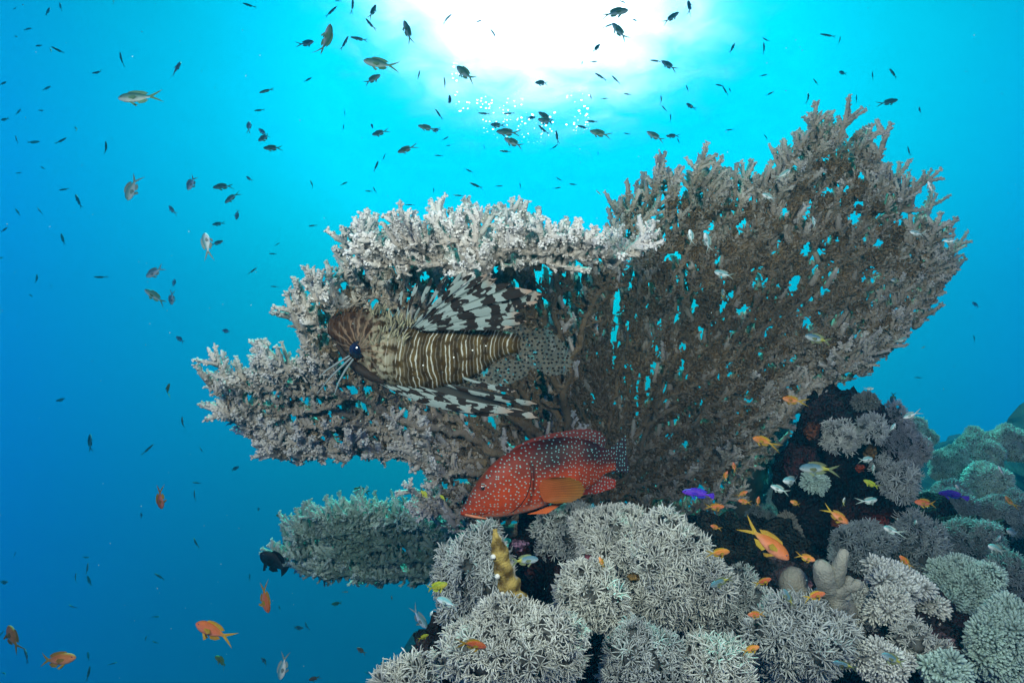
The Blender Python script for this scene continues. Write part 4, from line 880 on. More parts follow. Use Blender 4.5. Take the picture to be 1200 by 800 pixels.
c0 = np.stack([v_[:, 0], 0 * v_[:, 0], np.full(len(v_), -0.005)], 1); v_ += norm(v_ - c0) * ((0.0012 + 0.0034 * hd) * fbm(v_ * 110, 5, 4)[:, None])
dxy = np.hypot(v_[:, 0] - lpt(425, 409)[0], v_[:, 2] - lpt(425, 409)[1]); v_[:, 1] -= (0.0045 * np.exp(-((dxy - 0.0175) / 0.004) ** 2)) * (v_[:, 1] < 0)
mb.build('body', M_LI, lf)
mb = MB(); J_ = np.array([[(x - LX) * ls, y_, (LY - z_) * ls] for x, z_, y_ in [(396, 404, -0.004), (408, 419, -0.010), (424, 432, -0.014), (440, 441, -0.018), (452, 447, -0.016)]])
tubes(mb, J_[None], np.array([[0.003, 0.0065, 0.0085, 0.0075, 0.003]]), 16, np.broadcast_to(np.array([0.022, 0.014, 0.010]), (1, 5, 3)), jitter=0.12); mb.build('jaw', M_SOFT, lf)
ex, ez = lpt(425, 409); eye_mesh('eye', (ex, -0.024, ez), 0.0140, (0.012, 0.014, 0.022), (0.004, 0.006, 0.02), lf)
def ray_fan(name, rays, mat_, w0=0.0022, web=0.0, m_=14, orange=0.0, y0=-0.02, y1=-0.03, broad=1.0):
    """rays: list of (x0,y0,x1,y1,width px, bend); each ray a leaf shaped blade"""
    mb = MB(); n = len(rays)
    for i, (x0, y0_, x1, y1_, wd, bend) in enumerate(rays):
        a_ = np.array(lpt(x0, y0_)); b_ = np.array(lpt(x1, y1_)); d_ = b_ - a_; ln = np.linalg.norm(d_); d_ /= ln; nrm = np.array([-d_[1], d_[0]]); v = np.linspace(0, 1, m_)
        ctr = a_ + d_ * (v * ln)[:, None] + nrm * (bend * ls * np.sin(v * math.pi))[:, None]
        hw = wd * ls * 0.5 * np.interp(v, [0, 0.12, 0.5, 0.8, 0.93, 1], [0.25, 0.45, 0.85, 1.0, 0.8, 0.12]) * broad
        yb = y0 + (y1 - y0) * v + 0.0016 * ((i * 7) % 5 - 2); S = 5; w_ = np.linspace(-1, 1, S)
        for sg in (1, -1):
            V = np.zeros((m_, S, 3)); pos2 = ctr[:, None] + nrm * (hw[:, None] * w_[None])[..., None]; V[..., 0] = pos2[..., 0]; V[..., 2] = pos2[..., 1]
            V[..., 1] = yb[:, None] + sg * 0.0011 * (1 - np.abs(w_))[None] ** 0.7 * (1 - 0.6 * v)[:, None] + 0.25 * hw[:, None] * w_[None] * (1 if i % 2 else -1)
            pt = np.zeros(V.shape); pt[..., 0] = (v * ln / ls / 28)[:, None]; pt[..., 1] = i * 0.55 + w_[None] * 0.25; pt[..., 2] = (np.clip((v - 0.86) / 0.1, 0, 1) * orange)[:, None]
            if sg < 0: V = V[:, ::-1]; pt = pt[:, ::-1]
            mb.grid(V, (0.5, 0.5, 0.5), uv=pt)
    return mb.build(name, mat_, lf)
ray_fan('pectoral_fin', [(486, 384, 556, 326, 8, 2), (488, 385, 572, 326, 9, 3), (489, 385, 584, 330, 10, 4), (490, 386, 598, 336, 11, 5), (492, 386, 610, 341, 12, 6), (494, 386, 622, 344, 14, 7), (496, 387, 638, 348, 16, 8), (497, 387, 628, 356, 14, 5), (498, 387, 616, 360, 13, 4), (500, 387, 612, 369, 10, 2), (498, 388, 616, 378, 9, 1), (496, 388, 600, 384, 7, 1)], M_LF, y0=-0.028, y1=-0.05, orange=0.8, broad=0.82)
ray_fan('pectoral_fin', [(450, 448, 545, 476, 9, -4), (452, 449, 565, 478, 10, -5), (456, 450, 585, 482, 11, -6), (466, 450, 602, 478, 11, -5), (480, 452, 618, 480, 11, -4), (495, 452, 632, 484, 10, -4), (520, 448, 628, 470, 8, -3), (540, 440, 605, 455, 8, -3)], M_LF, y0=-0.022, y1=-0.045, orange=0.7, broad=0.8)
ray_fan('dorsal_fin', [(466, 380, 470, 340, 5, 1), (474, 380, 488, 330, 5, 1), (482, 382, 505, 325, 5, 1), (490, 383, 522, 322, 5, 1), (500, 384, 540, 318, 5, 1), (510, 385, 556, 322, 5, 1), (520, 386, 568, 332, 5, 1), (530, 386, 580, 342, 5, 1), (540, 387, 590, 352, 5, 1)], M_LF, y0=0.004, y1=0.012)
memb = lambda u, v: np.broadcast_to(np.array([0.03, 0.032, 0.03]), u.shape + (3,))
mb = MB(); fin_sheet(mb, [lpt(487, 385), lpt(494, 386), lpt(500, 387)], [lpt(538, 346), lpt(562, 350), lpt(582, 358), lpt(582, 370), lpt(574, 382)], n=23, y0=-0.020, y1=-0.020, colf=memb, scallop=0.12); mb.build('fin_membrane', M_FIN, lf)
mb = MB(); fin_sheet(mb, [lpt(452, 448), lpt(480, 452), lpt(520, 447)], [lpt(520, 472), lpt(562, 478), lpt(592, 472), lpt(600, 462)], n=23, y0=-0.014, y1=-0.020, colf=memb, scallop=0.12); mb.build('fin_membrane', M_FIN, lf)
lt = lambda V, u, v: np.stack([V[..., 0] / ls / 5.6, V[..., 2] / ls / 5.0 + 30, 0 * u], -1)
white = lambda u, v: np.broadcast_to(np.array([0.3, 0.33, 0.3]), u.shape + (3,))
def lp(pts): return [lpt(*p) for p in pts]
mb = MB(); fin_sheet(mb, lp([(596, 391), (600, 402), (597, 414)]), lp([(640, 384), (662, 402), (670, 424), (664, 438), (642, 440)]), n=23, y0=0.0, y1=-0.01, colf=white, patf=lt, scallop=0.05); mb.build('tail_fin', M_LT, lf)
mb = MB(); fin_sheet(mb, lp([(548, 446), (568, 432), (588, 420)]), lp([(556, 452), (590, 452), (618, 440), (622, 424)]), n=17, y0=0.0, y1=-0.012, colf=white, patf=lt, scallop=0.05); mb.build('anal_fin', M_LT, lf)
mb = MB(); fin_sheet(mb, lp([(560, 387), (580, 389), (597, 392)]), lp([(578, 374), (604, 376), (622, 386)]), n=17, y0=0.0, y1=0.012, colf=white, patf=lt, scallop=0.05); mb.build('soft_dorsal_fin', M_LT, lf)
# frilly skin flaps over the head and along the back, and the whiskers below the eye
mb = MB(); r_ = np.random.default_rng(4)
n = 150; x_ = np.concatenate([r_.uniform(388, 492, 110), r_.uniform(440, 478, 40)]); base_y = np.interp(x_, [388, 398, 414, 446, 466, 492], [374, 365, 362, 367, 376, 383]) + 3 + np.concatenate([np.zeros(110), r_.uniform(2, 34, 40)])
p0 = np.stack([(x_ - LX) * ls, np.where(np.arange(n) < 110, r_.uniform(-0.022, 0.004, n), -0.030 - 0.006 * r_.random(n)), (LY - base_y) * ls], 1); d0 = norm(np.stack([r_.normal(0.1, 0.35, n), r_.normal(-0.25, 0.3, n), np.ones(n)], 1)); L0 = r_.uniform(4, 15, n) * ls * np.where(x_ > 430, 1.1, 0.5)
pth = p0[:, None] + d0[:, None] * (L0[:, None] * np.array([0, 0.4, 0.8, 1.0]))[..., None] + np.array([0.3, 0, 0]) * (L0[:, None] * np.array([0, 0.05, 0.3, 0.6]))[..., None]
tubes(mb, pth, np.full((n, 4), 0.0011) * np.array([1.3, 1.4, 1.2, 0.4]), 4, np.where((x_ > 428)[:, None, None], np.array([0.28, 0.26, 0.17]), np.array([0.10, 0.06, 0.03])) * r_.uniform(0.5, 1.1, (n, 1, 1)) * np.ones((1, 4, 1)))
mb.build('skin_flap', M_SOFT, lf)
mb = MB()
wh = [[(418, 418), (408, 428), (396, 440), (382, 458)], [(420, 420), (412, 432), (405, 446), (401, 460)], [(416, 416), (404, 424), (392, 432), (384, 440)]]
pw = np.array([[[(x - LX) * ls, -0.030 - 0.004 * j, (LY - y) * ls] for j, (x, y) in enumerate(w_)] for w_ in wh])
tubes(mb, pw, np.array([[0.0014, 0.0018, 0.0013, 0.0005]] * 3), 6, np.broadcast_to(np.array([0.16, 0.20, 0.21]), (3, 4, 3))); mb.build('whisker', M_SOFT, lf)
# white pores on the flank
for x, y in [(500, 427), (534, 418), (555, 410), (570, 405)]:
    k_ = np.interp(x, [p_[0] for p_ in prof], [p_[3] for p_ in prof]); mb = MB(); ball(mb, ((x - LX) * ls, -k_ * ls * 0.99, (LY - y) * ls), 0.0013, (0.85, 0.85, 0.8)); mb.build('flank_spot', M_FISH, lf)

# ------------------------------------------------------------------ the schools of small fish
def small_fish(kind):
    """nose at +X, back at +Z, length 1 without the tail tips; returns list of (name, MB, materials)"""
    K = {  # colours: back, side, belly, fin, height, width
        'dark': ((0.05, 0.22, 0.18), (0.12, 0.34, 0.28), (0.36, 0.52, 0.46), (0.12, 0.36, 0.26), 0.105, 0.06),
        'chromis': ((0.06, 0.24, 0.16), (0.24, 0.42, 0.32), (0.62, 0.70, 0.62), (0.20, 0.42, 0.22), 0.135, 0.07),
        'silver': ((0.12, 0.36, 0.36), (0.62, 0.74, 0.72), (0.85, 0.86, 0.82), (0.35, 0.45, 0.40), 0.17, 0.08),
        'anthias': ((0.52, 0.15, 0.02), (0.68, 0.20, 0.07), (0.70, 0.27, 0.14), (0.42, 0.26, 0.03), 0.165, 0.08),
        'yellow': ((0.22, 0.30, 0.02), (0.45, 0.42, 0.04), (0.50, 0.46, 0.08), (0.40, 0.45, 0.04), 0.165, 0.08),
        'purple': ((0.05, 0.02, 0.36), (0.08, 0.02, 0.44), (0.10, 0.03, 0.44), (0.05, 0.03, 0.48), 0.125, 0.065),
        'bluegrey': ((0.06, 0.16, 0.20), (0.24, 0.34, 0.36), (0.45, 0.50, 0.48), (0.20, 0.24, 0.12), 0.16, 0.08),
        'black': ((0.006, 0.008, 0.012), (0.010, 0.012, 0.018), (0.012, 0.014, 0.02), (0.006, 0.008, 0.012), 0.25, 0.09)}[kind]
    bk, sd, bl, fc, hh, ww = [np.array(k) if isinstance(k, tuple) else k for k in K]
    st = [(0.5, 0.004, -0.012, 0.006), (0.48, 0.22 * hh, -0.30 * hh, 0.30 * ww), (0.43, 0.55 * hh, -0.55 * hh, 0.62 * ww), (0.33, 0.86 * hh, -0.86 * hh, 0.92 * ww), (0.20, 1.0 * hh, -1.0 * hh, ww),
          (0.04, 0.97 * hh, -0.96 * hh, 0.88 * ww), (-0.12, 0.75 * hh, -0.74 * hh, 0.62 * ww), (-0.25, 0.45 * hh, -0.44 * hh, 0.34 * ww), (-0.33, 0.28 * hh, -0.28 * hh, 0.18 * ww), (-0.38, 0.30 * hh, -0.30 * hh, 0.08 * ww)]
    def colf(u, v):
        k = np.clip((v + 0.05) / 0.6, 0, 1)[..., None]; j = np.clip((-v - 0.1) / 0.5, 0, 1)[..., None]
        c = sd * (1 - k) + bk * k; c = c * (1 - j) + bl * j
        if kind in ('chromis', 'bluegrey', 'silver'):
            c = c * (1 + 0.18 * np.sin(v * 22)[..., None] * (np.abs(v) < 0.7)[..., None])
        if kind == 'bluegrey': t_ = np.clip((u - 0.72) / 0.12, 0, 1)[..., None]; c = c * (1 - t_) + np.array([0.36, 0.33, 0.05]) * t_
        if kind == 'anthias': t_ = np.clip((u - 0.8) / 0.2, 0, 1)[..., None]; c = c * (1 - t_) + fc * t_
        return c
    body = MB(); body_mesh(body, st, colf, S=14, K=22)
    fcf = lambda u, v: np.broadcast_to(fc, u.shape + (3,)) * (1 - 0.25 * v[..., None])
    parts = {'body': body}
    tail = MB()
    L_ = 0.34 if kind in ('anthias', 'silver', 'chromis') else 0.24
    if kind == 'purple' or kind == 'black': tips = [(-0.50, 0.9 * hh), (-0.53, 0.3 * hh), (-0.53, -0.3 * hh), (-0.50, -0.9 * hh)]
    else: tips = [(-0.40 - L_, 1.35 * hh), (-0.46 - 0.35 * L_, 0.55 * hh), (-0.44, 0.0), (-0.46 - 0.35 * L_, -0.55 * hh), (-0.40 - L_, -1.35 * hh)]
    fin_sheet(tail, [(-0.36, 0.27 * hh), (-0.375, 0), (-0.36, -0.27 * hh)], tips, n=9, m_=4, colf=fcf, thick=0.004); parts['tail_fin'] = tail
    fz = 0.55 if kind == 'dark' else 1.0
    df = MB(); fin_sheet(df, [(0.24, 0.93 * hh), (0.04, 0.93 * hh), (-0.16, 0.62 * hh), (-0.24, 0.42 * hh)], [(0.19, (0.93 + 0.35 * fz) * hh), (0.02, (0.93 + 0.49 * fz) * hh), (-0.20, (0.60 + 0.65 * fz) * hh), (-0.34, (0.4 + 0.32 * fz) * hh)], n=9, m_=3, colf=fcf, thick=0.004); parts['dorsal_fin'] = df
    af = MB(); fin_sheet(af, [(0.0, -0.92 * hh), (-0.14, -0.68 * hh), (-0.22, -0.48 * hh)], [(-0.05, -1.35 * hh), (-0.20, -1.25 * hh), (-0.32, -0.70 * hh)], n=7, m_=3, colf=fcf, thick=0.004); parts['anal_fin'] = af
    pv_ = MB()
    for sg in (1, -1): fin_sheet(pv_, [(0.22, -0.85 * hh), (0.14, -0.93 * hh)], [(0.08, -(0.95 + 0.8 * fz) * hh), (0.02, -(0.93 + 0.52 * fz) * hh)], n=5, m_=3, y0=sg * 0.3 * ww, y1=sg * 0.9 * ww, colf=fcf, thick=0.003)
    parts['pelvic_fin'] = pv_
    pc = MB()
    for sg in (1, -1): fin_sheet(pc, [(0.20, 0.05 * hh), (0.19, -0.30 * hh)], [(0.02, 0.25 * hh), (-0.03, -0.25 * hh), (0.05, -0.62 * hh)], n=7, m_=3, y0=sg * ww * 0.93, y1=sg * ww * 1.35, colf=lambda u, v: fcf(u, v) * 0.9, thick=0.002)
    parts['pectoral_fin'] = pc
    ec = {'anthias': (0.22, 0.08, 0.40), 'purple': (0.05, 0.02, 0.25)}.get(kind, (0.35, 0.36, 0.33))
    ey = MB(); pu = MB()
    for sg in (1, -1):
        ball(ey, (0.395, sg * 0.52 * ww, 0.16 * hh), 0.030, ec, 2, (1, 0.6, 1)); ball(pu, (0.395, sg * (0.52 * ww + 0.011), 0.16 * hh), 0.018, (0.004, 0.004, 0.006), 2, (1, 0.6, 1))
    parts['eye'] = ey; parts['pupil'] = pu
    return parts
def merge(parts):
    m = MB(); midx = {'eye': 2, 'pupil': 2, 'body': 0}
    for k, p in parts.items():
        base = m.n
        for v, c, u in zip(p.v, p.c, p.uv): m.v.append(v); m.c.append(c); m.uv.append(u); m.n += len(v)
        for q in p.q: m.q.append(q + base)
        for t in p.t: m.t.append(t + base)
        for kk, _, n in p.m: m.m.append((kk, midx.get(k, 1), n))
    return m
def bend(mb_, amt):
    for v in mb_.v: v[:, 1] += amt * (np.clip(0.15 - v[:, 0], 0, 2) ** 2)
MESH = {}
def get_mesh(kind, det, var):
    key = (kind, det, var)
    if key in MESH: return MESH[key]
    parts = small_fish(kind)
    for p in parts.values(): bend(p, [0.0, 0.35, -0.35, 0.7][var])
    out = {}
    if det:
        mm = {'body': M_FISH, 'eye': M_EYE, 'pupil': M_EYE}
        for k, p in parts.items():
            o = p.build(k, mm.get(k, M_FIN)); out[k] = o.data; bpy.data.objects.remove(o)
    else:
        o = merge(parts).build('fish', [M_FISH, M_FIN, M_EYE]); out['fish'] = o.data; bpy.data.objects.remove(o)
    MESH[key] = out; return out
# each row: region offset, scale, then x, y, length, heading (0 right, 90 up), type, yaw out of the picture plane
# types: d dark distant, f faint far, c olive chromis, s silver, a anthias, y yellow green, p purple, g blue grey, k black
REG = {
 'R1': (0, 0, 3, """53,30,16,200,f 98,102,28,20,f 60,129,26,165,d 136,161,34,175,d 180,178,34,125,d 203,176,44,155,d 212,22,28,95,f 168,40,36,80,f 400,8,24,120,f 426,207,48,92,d 342,255,50,182,d
  622,240,62,75,s 165,310,34,25,f 11,293,36,10,d 148,389,38,170,d 14,420,36,180,f 65,393,26,60,f 270,453,34,145,d 57,489,24,95,d 217,494,44,28,d 118,500,40,15,f 374,518,46,90,d 68,608,26,185,d
  224,666,38,190,d 140,741,30,125,d 62,745,26,110,f 275,705,60,120,f 150,590,22,150,f 480,342,136,186,c 460,665,92,248,s 671,645,58,255,s 603,736,40,130,s 780,655,66,192,c 810,697,60,215,c
  874,627,26,140,s 833,757,34,250,s 765,787,40,190,c 1098,648,36,120,d 1097,793,32,185,d 875,441,36,95,s 922,463,34,140,s 928,484,56,200,c 955,520,60,186,c 909,388,38,180,d 932,320,54,187,d
  1083,280,34,25,d 873,18,50,160,d 1080,152,60,2,c 1152,137,115,77,c 1165,40,56,35,d 1188,4,26,180,d"""),
 'R2': (400, 0, 3, """40,15,52,92,d 112,38,48,60,c 100,83,54,128,d 60,136,62,172,d 12,150,52,50,d 130,223,108,178,c 112,277,64,22,c 232,107,76,107,c 372,64,46,30,d 483,75,30,18,d 536,118,44,128,d 595,23,20,135,d
  432,255,92,133,c 273,262,28,72,d 364,290,44,98,d 382,355,60,97,d 342,400,46,125,d 500,399,44,178,d 588,399,42,176,d 545,440,48,165,c 297,448,58,175,c 333,458,28,200,s 132,468,58,188,c
  366,487,30,25,d 377,512,20,20,d 341,547,32,180,d 224,526,62,208,c 150,552,28,60,d 123,583,44,70,d 502,516,18,110,d 575,532,44,172,d 580,465,80,175,c 602,500,76,150,c 669,414,32,10,c
  715,408,58,150,c 718,425,64,158,c 708,455,46,140,d 758,478,48,98,d 750,517,32,40,d 703,291,50,170,c 449,600,28,155,d 472,651,50,158,d 555,654,30,5,d 411,687,40,180,d 629,652,22,105,d
  325,670,22,95,d 240,720,36,178,d 95,672,26,182,d 117,667,24,120,d 10,645,28,30,d 8,447,24,80,d 12,396,20,90,d 109,444,26,125,s 765,630,28,150,d 761,661,30,20,d 814,648,30,172,d 904,677,28,130,d
  903,540,16,95,d 1003,470,24,175,d 880,427,42,176,d 848,446,44,165,d 905,468,74,170,c 925,347,28,15,d 877,339,24,105,d 1005,331,30,178,d 964,279,44,130,d 910,268,50,148,d 888,217,30,10,d
  846,222,24,75,d 898,168,42,50,c 940,90,48,22,d 975,108,78,130,c 968,42,90,3,c 1033,71,26,150,d 990,7,34,150,d 1163,60,56,30,c 1104,214,42,165,d 1148,228,60,145,c 1125,350,32,100,d
  1135,381,30,130,d 1158,412,28,95,d 1100,477,66,150,c 1162,478,44,175,c 1185,495,22,120,d"""),
 'R3': (800, 0, 3, """24,20,54,92,c 175,168,40,62,c 292,140,30,140,d 286,168,38,100,d 508,124,52,160,d 552,142,28,85,d 285,265,28,8,d 307,329,32,25,d 130,300,34,170,d 149,318,38,128,d 166,316,16,110,f
  16,310,26,110,d 26,373,38,155,c 467,287,28,130,d 442,340,38,82,d 561,256,34,178,c 668,265,30,95,d 740,257,46,140,d 611,346,28,97,d 727,358,60,10,c 833,388,30,92,s 795,530,34,120,d 293,482,24,120,d
  872,655,44,110,s 800,600,24,40,d 360,610,54,35,s 300,690,46,150,s 650,450,34,0,s 165,457,28,180,d"""),
 'R4': (0, 267, 3, """725,50,80,105,s 766,52,42,22,c 540,157,70,208,s 543,238,88,147,c 612,192,28,80,s 603,250,46,255,s 350,173,54,178,d 975,57,24,25,d 958,91,28,180,d 889,150,36,40,d 963,206,32,175,d
  632,390,36,145,s 795,362,34,170,s 587,567,56,55,y 958,430,38,68,d 215,604,50,190,f 640,683,48,82,d 315,750,56,100,f 520,777,48,48,d 707,780,24,100,d 220,38,40,95,f 130,178,34,95,f 5,105,20,180,f 15,6,40,20,d
  110,238,22,160,f 180,205,18,120,f"""),
 'R5': (0, 533, 3, """827,47,30,30,g 692,97,38,178,d 683,140,38,95,d 563,157,76,275,a 497,210,20,90,s 988,213,38,170,y 908,190,20,60,g 688,307,40,125,d 560,425,42,145,d 301,359,32,5,d 307,397,38,92,d 264,430,34,88,d
  313,440,42,95,f 53,347,20,70,d 13,447,36,10,g 252,531,34,165,d 550,567,28,5,f 511,645,30,60,d 546,657,28,170,d 92,700,56,105,d 5,627,24,60,d 42,638,92,118,a 205,718,122,2,a 17,766,34,178,d
  312,765,48,90,d 310,705,34,95,f 396,732,30,10,d 778,720,62,160,y 930,722,36,150,g 993,748,82,262,s 1103,785,44,200,a 878,428,26,90,f 932,510,96,292,a 745,615,140,158,a 983,537,22,120,f
  1050,607,38,5,g 1078,600,32,120,g 1182,522,34,172,y 962,372,118,142,k"""),
 'R6': (400, 533, 3, """68,123,52,162,y 294,137,42,150,y 356,148,28,150,y 338,463,84,20,y 370,515,80,172,s 277,577,84,313,s 290,637,38,15,y 316,556,24,60,s 177,502,22,90,f 68,685,36,140,a 148,734,28,155,a
  468,664,96,352,a 650,368,96,3,g 915,375,44,118,a 15,480,24,5,d 185,170,38,15,g 92,765,26,170,f"""),
 'R7': (800, 533, 3, """50,133,112,176,p 942,136,98,175,p 150,70,34,60,a 180,40,34,95,a 118,182,62,5,a 212,135,38,30,a 215,163,44,170,a 265,160,34,80,a 113,252,38,160,a 395,168,44,158,a 337,118,56,160,s
  305,312,172,322,a 130,342,84,3,a 130,445,84,200,g 437,361,64,345,a 285,443,60,25,a 468,492,70,18,a 548,217,84,325,a 465,45,116,182,g 647,15,54,5,s 670,45,30,95,s 660,100,48,150,y 660,160,60,8,s
  850,168,72,175,a 566,160,28,80,g 818,240,30,90,s 728,262,64,155,s 780,370,52,135,a 255,560,58,185,a 242,680,62,20,a 370,498,60,115,g 565,735,72,178,g 735,715,92,155,g 1120,55,44,120,s 970,115,44,140,s
  1145,160,52,130,a 1157,270,66,160,s 1100,328,76,155,s 1108,295,34,60,s 380,90,78,172,s"""),
 'R8': (740, 380, 3.078, """575,272,74,168,a 472,418,84,165,a 665,50,88,166,g 978,56,46,20,s 943,270,50,275,g 1003,328,54,200,s 860,232,28,10,s 944,370,36,60,s 340,545,34,80,a 1034,192,26,175,d"""),
 'R9': (700, 120, 2.58, """378,518,52,160,s 332,418,54,110,s 283,403,44,100,s 380,578,34,80,g 1010,258,40,100,s 900,538,36,175,g 963,395,40,165,s 1142,610,22,130,s 1140,712,20,95,d 985,740,22,20,d 1065,418,34,175,s 655,360,34,100,s"""),
}
polyGlow = [(470, -50), (800, -50), (830, 60), (760, 150), (640, 180), (500, 150), (440, 60)]
reefline = [(480, 800), (500, 700), (530, 650), (620, 610), (800, 560), (920, 470), (1000, 455), (1100, 500), (1200, 500), (1200, 820), (440, 820)]
def depth_cap(x, y):
    p = np.array([[x, y]], float); cap = 12.0
    if inpoly(p, polyB)[0] or polydist(p, polyB)[0] < 30: cap = min(cap, 1.18)
    if inpoly(p, polyA)[0] or polydist(p, polyA)[0] < 20: cap = min(cap, 0.92)
    if inpoly(p, polyC)[0] or polydist(p, polyC)[0] < 12: cap = min(cap, 1.6)
    if inpoly(p, reefline)[0]:
        cap = min(cap, float(np.interp(y, [450, 560, 640, 700, 800], [1.15, 1.05, 0.82, 0.68, 0.56])))
        if x > 1090 and y < 640: cap = 1.35
    return cap
LEN = {'d': 0.075, 'f': 0.13, 'c': 0.085, 's': 0.060, 'a': 0.062, 'y': 0.085, 'p': 0.065, 'g': 0.075, 'k': 0.16}
KIND = {'d': 'dark', 'f': 'dark', 'c': 'chromis', 's': 'silver', 'a': 'anthias', 'y': 'yellow', 'p': 'purple', 'g': 'bluegrey', 'k': 'black'}
LOOK = {'d': 'small dark fish', 'f': 'faint far off fish', 'c': 'olive fish', 's': 'silvery fish', 'a': 'orange fish', 'y': 'yellow green fish', 'p': 'violet blue fish', 'g': 'blue grey fish', 'k': 'black oval fish'}
GRP = {'d': 'small dark fish schooling in open water', 'f': 'faint fish far off in the blue', 'c': 'olive fish schooling under the surface', 's': 'silvery fish around the corals', 'a': 'orange fish around the reef', 'y': 'yellow green fish', 'p': 'violet blue fish', 'g': 'blue grey fish near the reef', 'k': None}
ANCH = [(40, 30, 'in the top left corner'), (70, 150, 'in the upper left blue'), (200, 60, 'in open water at the upper left'), (160, 110, 'beside the lone big olive fish'), (330, 30, 'high up left of the sun glow'), (310, 150, "left of the coral's top end"),
        (255, 220, 'in the left silvery group'), (150, 220, 'in the left blue'), (60, 230, 'near the left edge'), (185, 330, 'in open water left of the coral rim'), (320, 310, 'left of the upper rim'), (60, 330, 'halfway down the left edge'),
        (200, 450, 'left of the coral lobe tip'), (90, 490, 'in deep blue at the left'), (240, 560, 'below the left coral lobe'), (100, 670, 'in the lower left blue'), (30, 770, 'in the bottom left corner'), (200, 740, 'low in the deep blue'), (350, 770, 'left of the reef foot'),
        (340, 600, 'beside the small table coral'), (430, 570, 'between both table corals'), (480, 720, 'beside the reef foot'), (550, 740, 'over the large cream mound'), (610, 650, 'beside the knobbly sponge'), (700, 660, 'over the middle tufts'),
        (420, 30, 'at the left edge of the glow'), (440, 90, 'below left of the glow'), (480, 160, "over the coral's left top"), (540, 90, 'in the lower left of the glow'), (560, 25, 'inside the white glow'), (600, 150, 'just below the glitter'), (640, 140, 'in the knot under the glow'),
        (570, 215, 'just above the front coral rim'), (440, 225, 'above the left coral tips'), (665, 215, 'above the coral notch'), (700, 75, 'in the right part of the glow'), (720, 20, 'high at the right of the glow'), (705, 150, 'right below the glow'), (785, 70, 'right of the glow'), (775, 145, 'above the right coral lobe'),
        (840, 100, 'high over the right lobe'), (895, 70, 'at the upper right'), (975, 60, 'in the upper right blue'), (960, 110, 'above the tallest coral tips'), (1050, 130, 'right of the tallest tips'), (1085, 220, 'off the right coral rim'), (910, 215, 'among the right coral tips'), (830, 310, 'before the right coral fan'),
        (960, 396, 'before the lower right fan'), (1060, 310, 'near the right coral rim'), (1130, 360, 'right of the whole coral'), (925, 468, 'above the dark pillar'), (890, 516, 'left of the pillar top'), (1050, 480, 'right of the pillar top'), (950, 548, 'in front of the pillar face'), (1020, 560, 'right of the pillar face'),
        (860, 555, "in the table coral's shade"), (870, 590, 'in the teal gap'), (840, 650, 'over the shaded hollow'), (900, 640, 'over the brownish rocks'), (985, 600, 'below the pillar'), (950, 690, 'beside the finger shaped coral'), (885, 725, 'over the grey feathery mound'),
        (1000, 775, 'over the bottom right mounds'), (1080, 590, 'over the dark red rock'), (1120, 575, 'beside the right ridge'), (1175, 630, "over the ridge's right edge"), (1060, 655, 'over the dim grey tufts')]
def heading(a):
    a %= 360
    return ['nosing right', 'nosing up right', 'nosing up', 'nosing up left', 'nosing left', 'nosing down left', 'nosing down', 'nosing down right'][int((a + 22.5) // 45) % 8]
fl_ = []
for rk, (ox, oy, scl, txt) in REG.items():
    for row in txt.split():
        x, y, ln, an, ty = row.split(','); fl_.append([ox + float(x) / scl, oy + float(y) / scl, float(ln) / scl, float(an), ty])
# labels: look, heading, nearest landmark; an ordinal from the left where that is not yet enough
for f in fl_:
    f.append(min(ANCH, key=lambda a: (a[0] - f[0]) ** 2 + (a[1] - f[1]) ** 2)[2])
from collections import defaultdict
bk = defaultdict(list)
def size_word(f):
    big = {'a': 28, 'c': 24, 'y': 24, 's': 22, 'd': 15, 'f': 14, 'g': 26, 'p': 20, 'k': 10}[f[4]]
    return 'larger ' if f[2] > big and f[4] not in 'pk' else ''
for f in fl_: bk[(f[5], f[4], heading(f[3]), size_word(f))].append(f)
ORD = ['leftmost', 'second from left', 'third from left', 'fourth from left', 'fifth from left', 'sixth from left', 'seventh from left', 'eighth from left']
for key, lst in bk.items():
    lst.sort(key=lambda f: f[0])
    for i, f in enumerate(lst):
        lb = f'{key[3]}{LOOK[key[1]]} {key[2]} {key[0]}'
        if len(lst) > 1:
            lb += f', {ORD[i]}' if len(lst) > 2 else (', left one' if i == 0 else ', right one')
        f.append(lb)
fr = np.random.default_rng(77)
used = {}
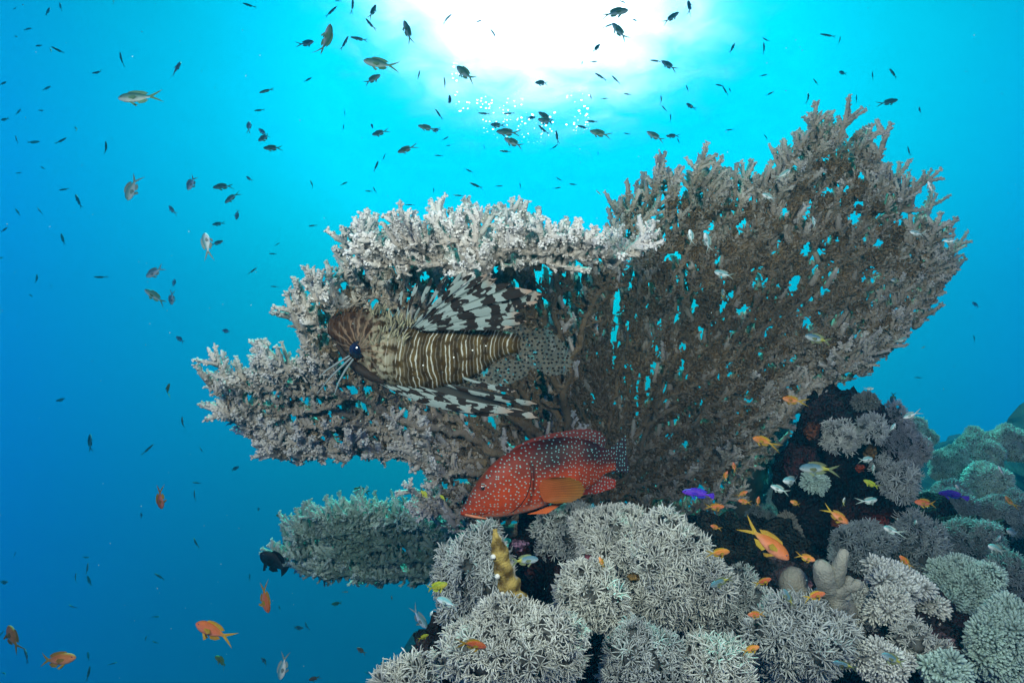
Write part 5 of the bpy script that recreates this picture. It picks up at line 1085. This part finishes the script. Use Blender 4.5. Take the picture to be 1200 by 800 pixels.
for x, y, ln, an, ty, zone, lb in fl_:
    kind = KIND[ty]; L = LEN[ty] * fr.uniform(0.85, 1.15)
    yaw = fr.uniform(-0.45, 0.45) if ty not in 'apk' else fr.uniform(-0.25, 0.25)
    lnv = ln / max(math.cos(yaw), 0.6)
    d = L * F / lnv; cap = depth_cap(x, y)
    if d > cap: d = cap * fr.uniform(0.92, 1.0)
    L = lnv * d / F / 1.12
    det = ln * 1024 / 1200 > 17 and ty not in 'fd'
    a = math.radians(an)
    X = norm(math.cos(a) * RIGHT + math.sin(a) * UP + math.tan(yaw) * FWD)
    roll = fr.uniform(-0.35, 0.35) + (0.35 if y < 250 else 0.0)
    steep = abs(math.sin(a)) > 0.93
    ref = (UP if not steep else (RIGHT if fr.random() < 0.5 else -RIGHT) + 0.3 * UP) + roll * FWD * -1
    Y = norm(np.cross(ref, X)); Z = np.cross(X, Y)
    hsc = 1.0
    if ty in 'd': hsc = fr.uniform(0.5, 0.8)
    M = Matrix(((X[0] * L, Y[0] * L, Z[0] * L * hsc, 0), (X[1] * L, Y[1] * L, Z[1] * L * hsc, 0), (X[2] * L, Y[2] * L, Z[2] * L * hsc, 0), (0, 0, 0, 1)))
    M.translation = wp(x, y, d)
    var = int(fr.integers(0, 4)); meshes = get_mesh(kind, det, var)
    nm = {'a': 'orange_fish', 'p': 'violet_fish', 's': 'silver_fish', 'k': 'black_fish', 'y': 'yellow_fish'}.get(ty, 'reef_fish')
    if det:
        o = bpy.data.objects.new(nm, None); COL.objects.link(o); o.empty_display_size = 0.1
        body_ob = None
        eye_ob = None
        for pn, me in meshes.items():
            c_ = bpy.data.objects.new(pn, me); COL.objects.link(c_); c_.parent = eye_ob if pn == 'pupil' else o
            if pn == 'eye': eye_ob = c_
    else:
        o = bpy.data.objects.new(nm, meshes['fish']); COL.objects.link(o)
    o.matrix_world = M
    tag(o, lb, 'fish', GRP[ty])
print('FISH', len(fl_), 'unique labels', len({f[6] for f in fl_}), 'max words', max(len(f[6].split()) for f in fl_), [f[6] for f in fl_ if len(f[6].split()) > 16][:8])

# ------------------------------------------------------------------ drifting specks in the water
mb = MB(); pr = np.random.default_rng(5)
n = 420; px_ = pr.uniform(-100, 1300, n); py_ = pr.uniform(-60, 860, n); dd = 0.45 + 2.6 * pr.random(n) ** 1.4
p = P(px_, py_, dd); rad_ = pr.uniform(0.25, 0.75, n) * dd / F
ob = np.array([(1, 0, 0), (-1, 0, 0), (0, 1, 0), (0, -1, 0), (0, 0, 1), (0, 0, -1)], float); of = np.array([(0, 2, 4), (2, 1, 4), (1, 3, 4), (3, 0, 4), (2, 0, 5), (1, 2, 5), (3, 1, 5), (0, 3, 5)])
V = p[:, None] + ob[None] * rad_[:, None, None] * pr.uniform(0.6, 1.5, (n, 1, 3)); mb.add(V.reshape(-1, 3), t=(of[None] + np.arange(n)[:, None, None] * 6).reshape(-1, 3), c=(0.35, 0.45, 0.45))
tag(mb.build('plankton', M_SOFT), kind='stuff')
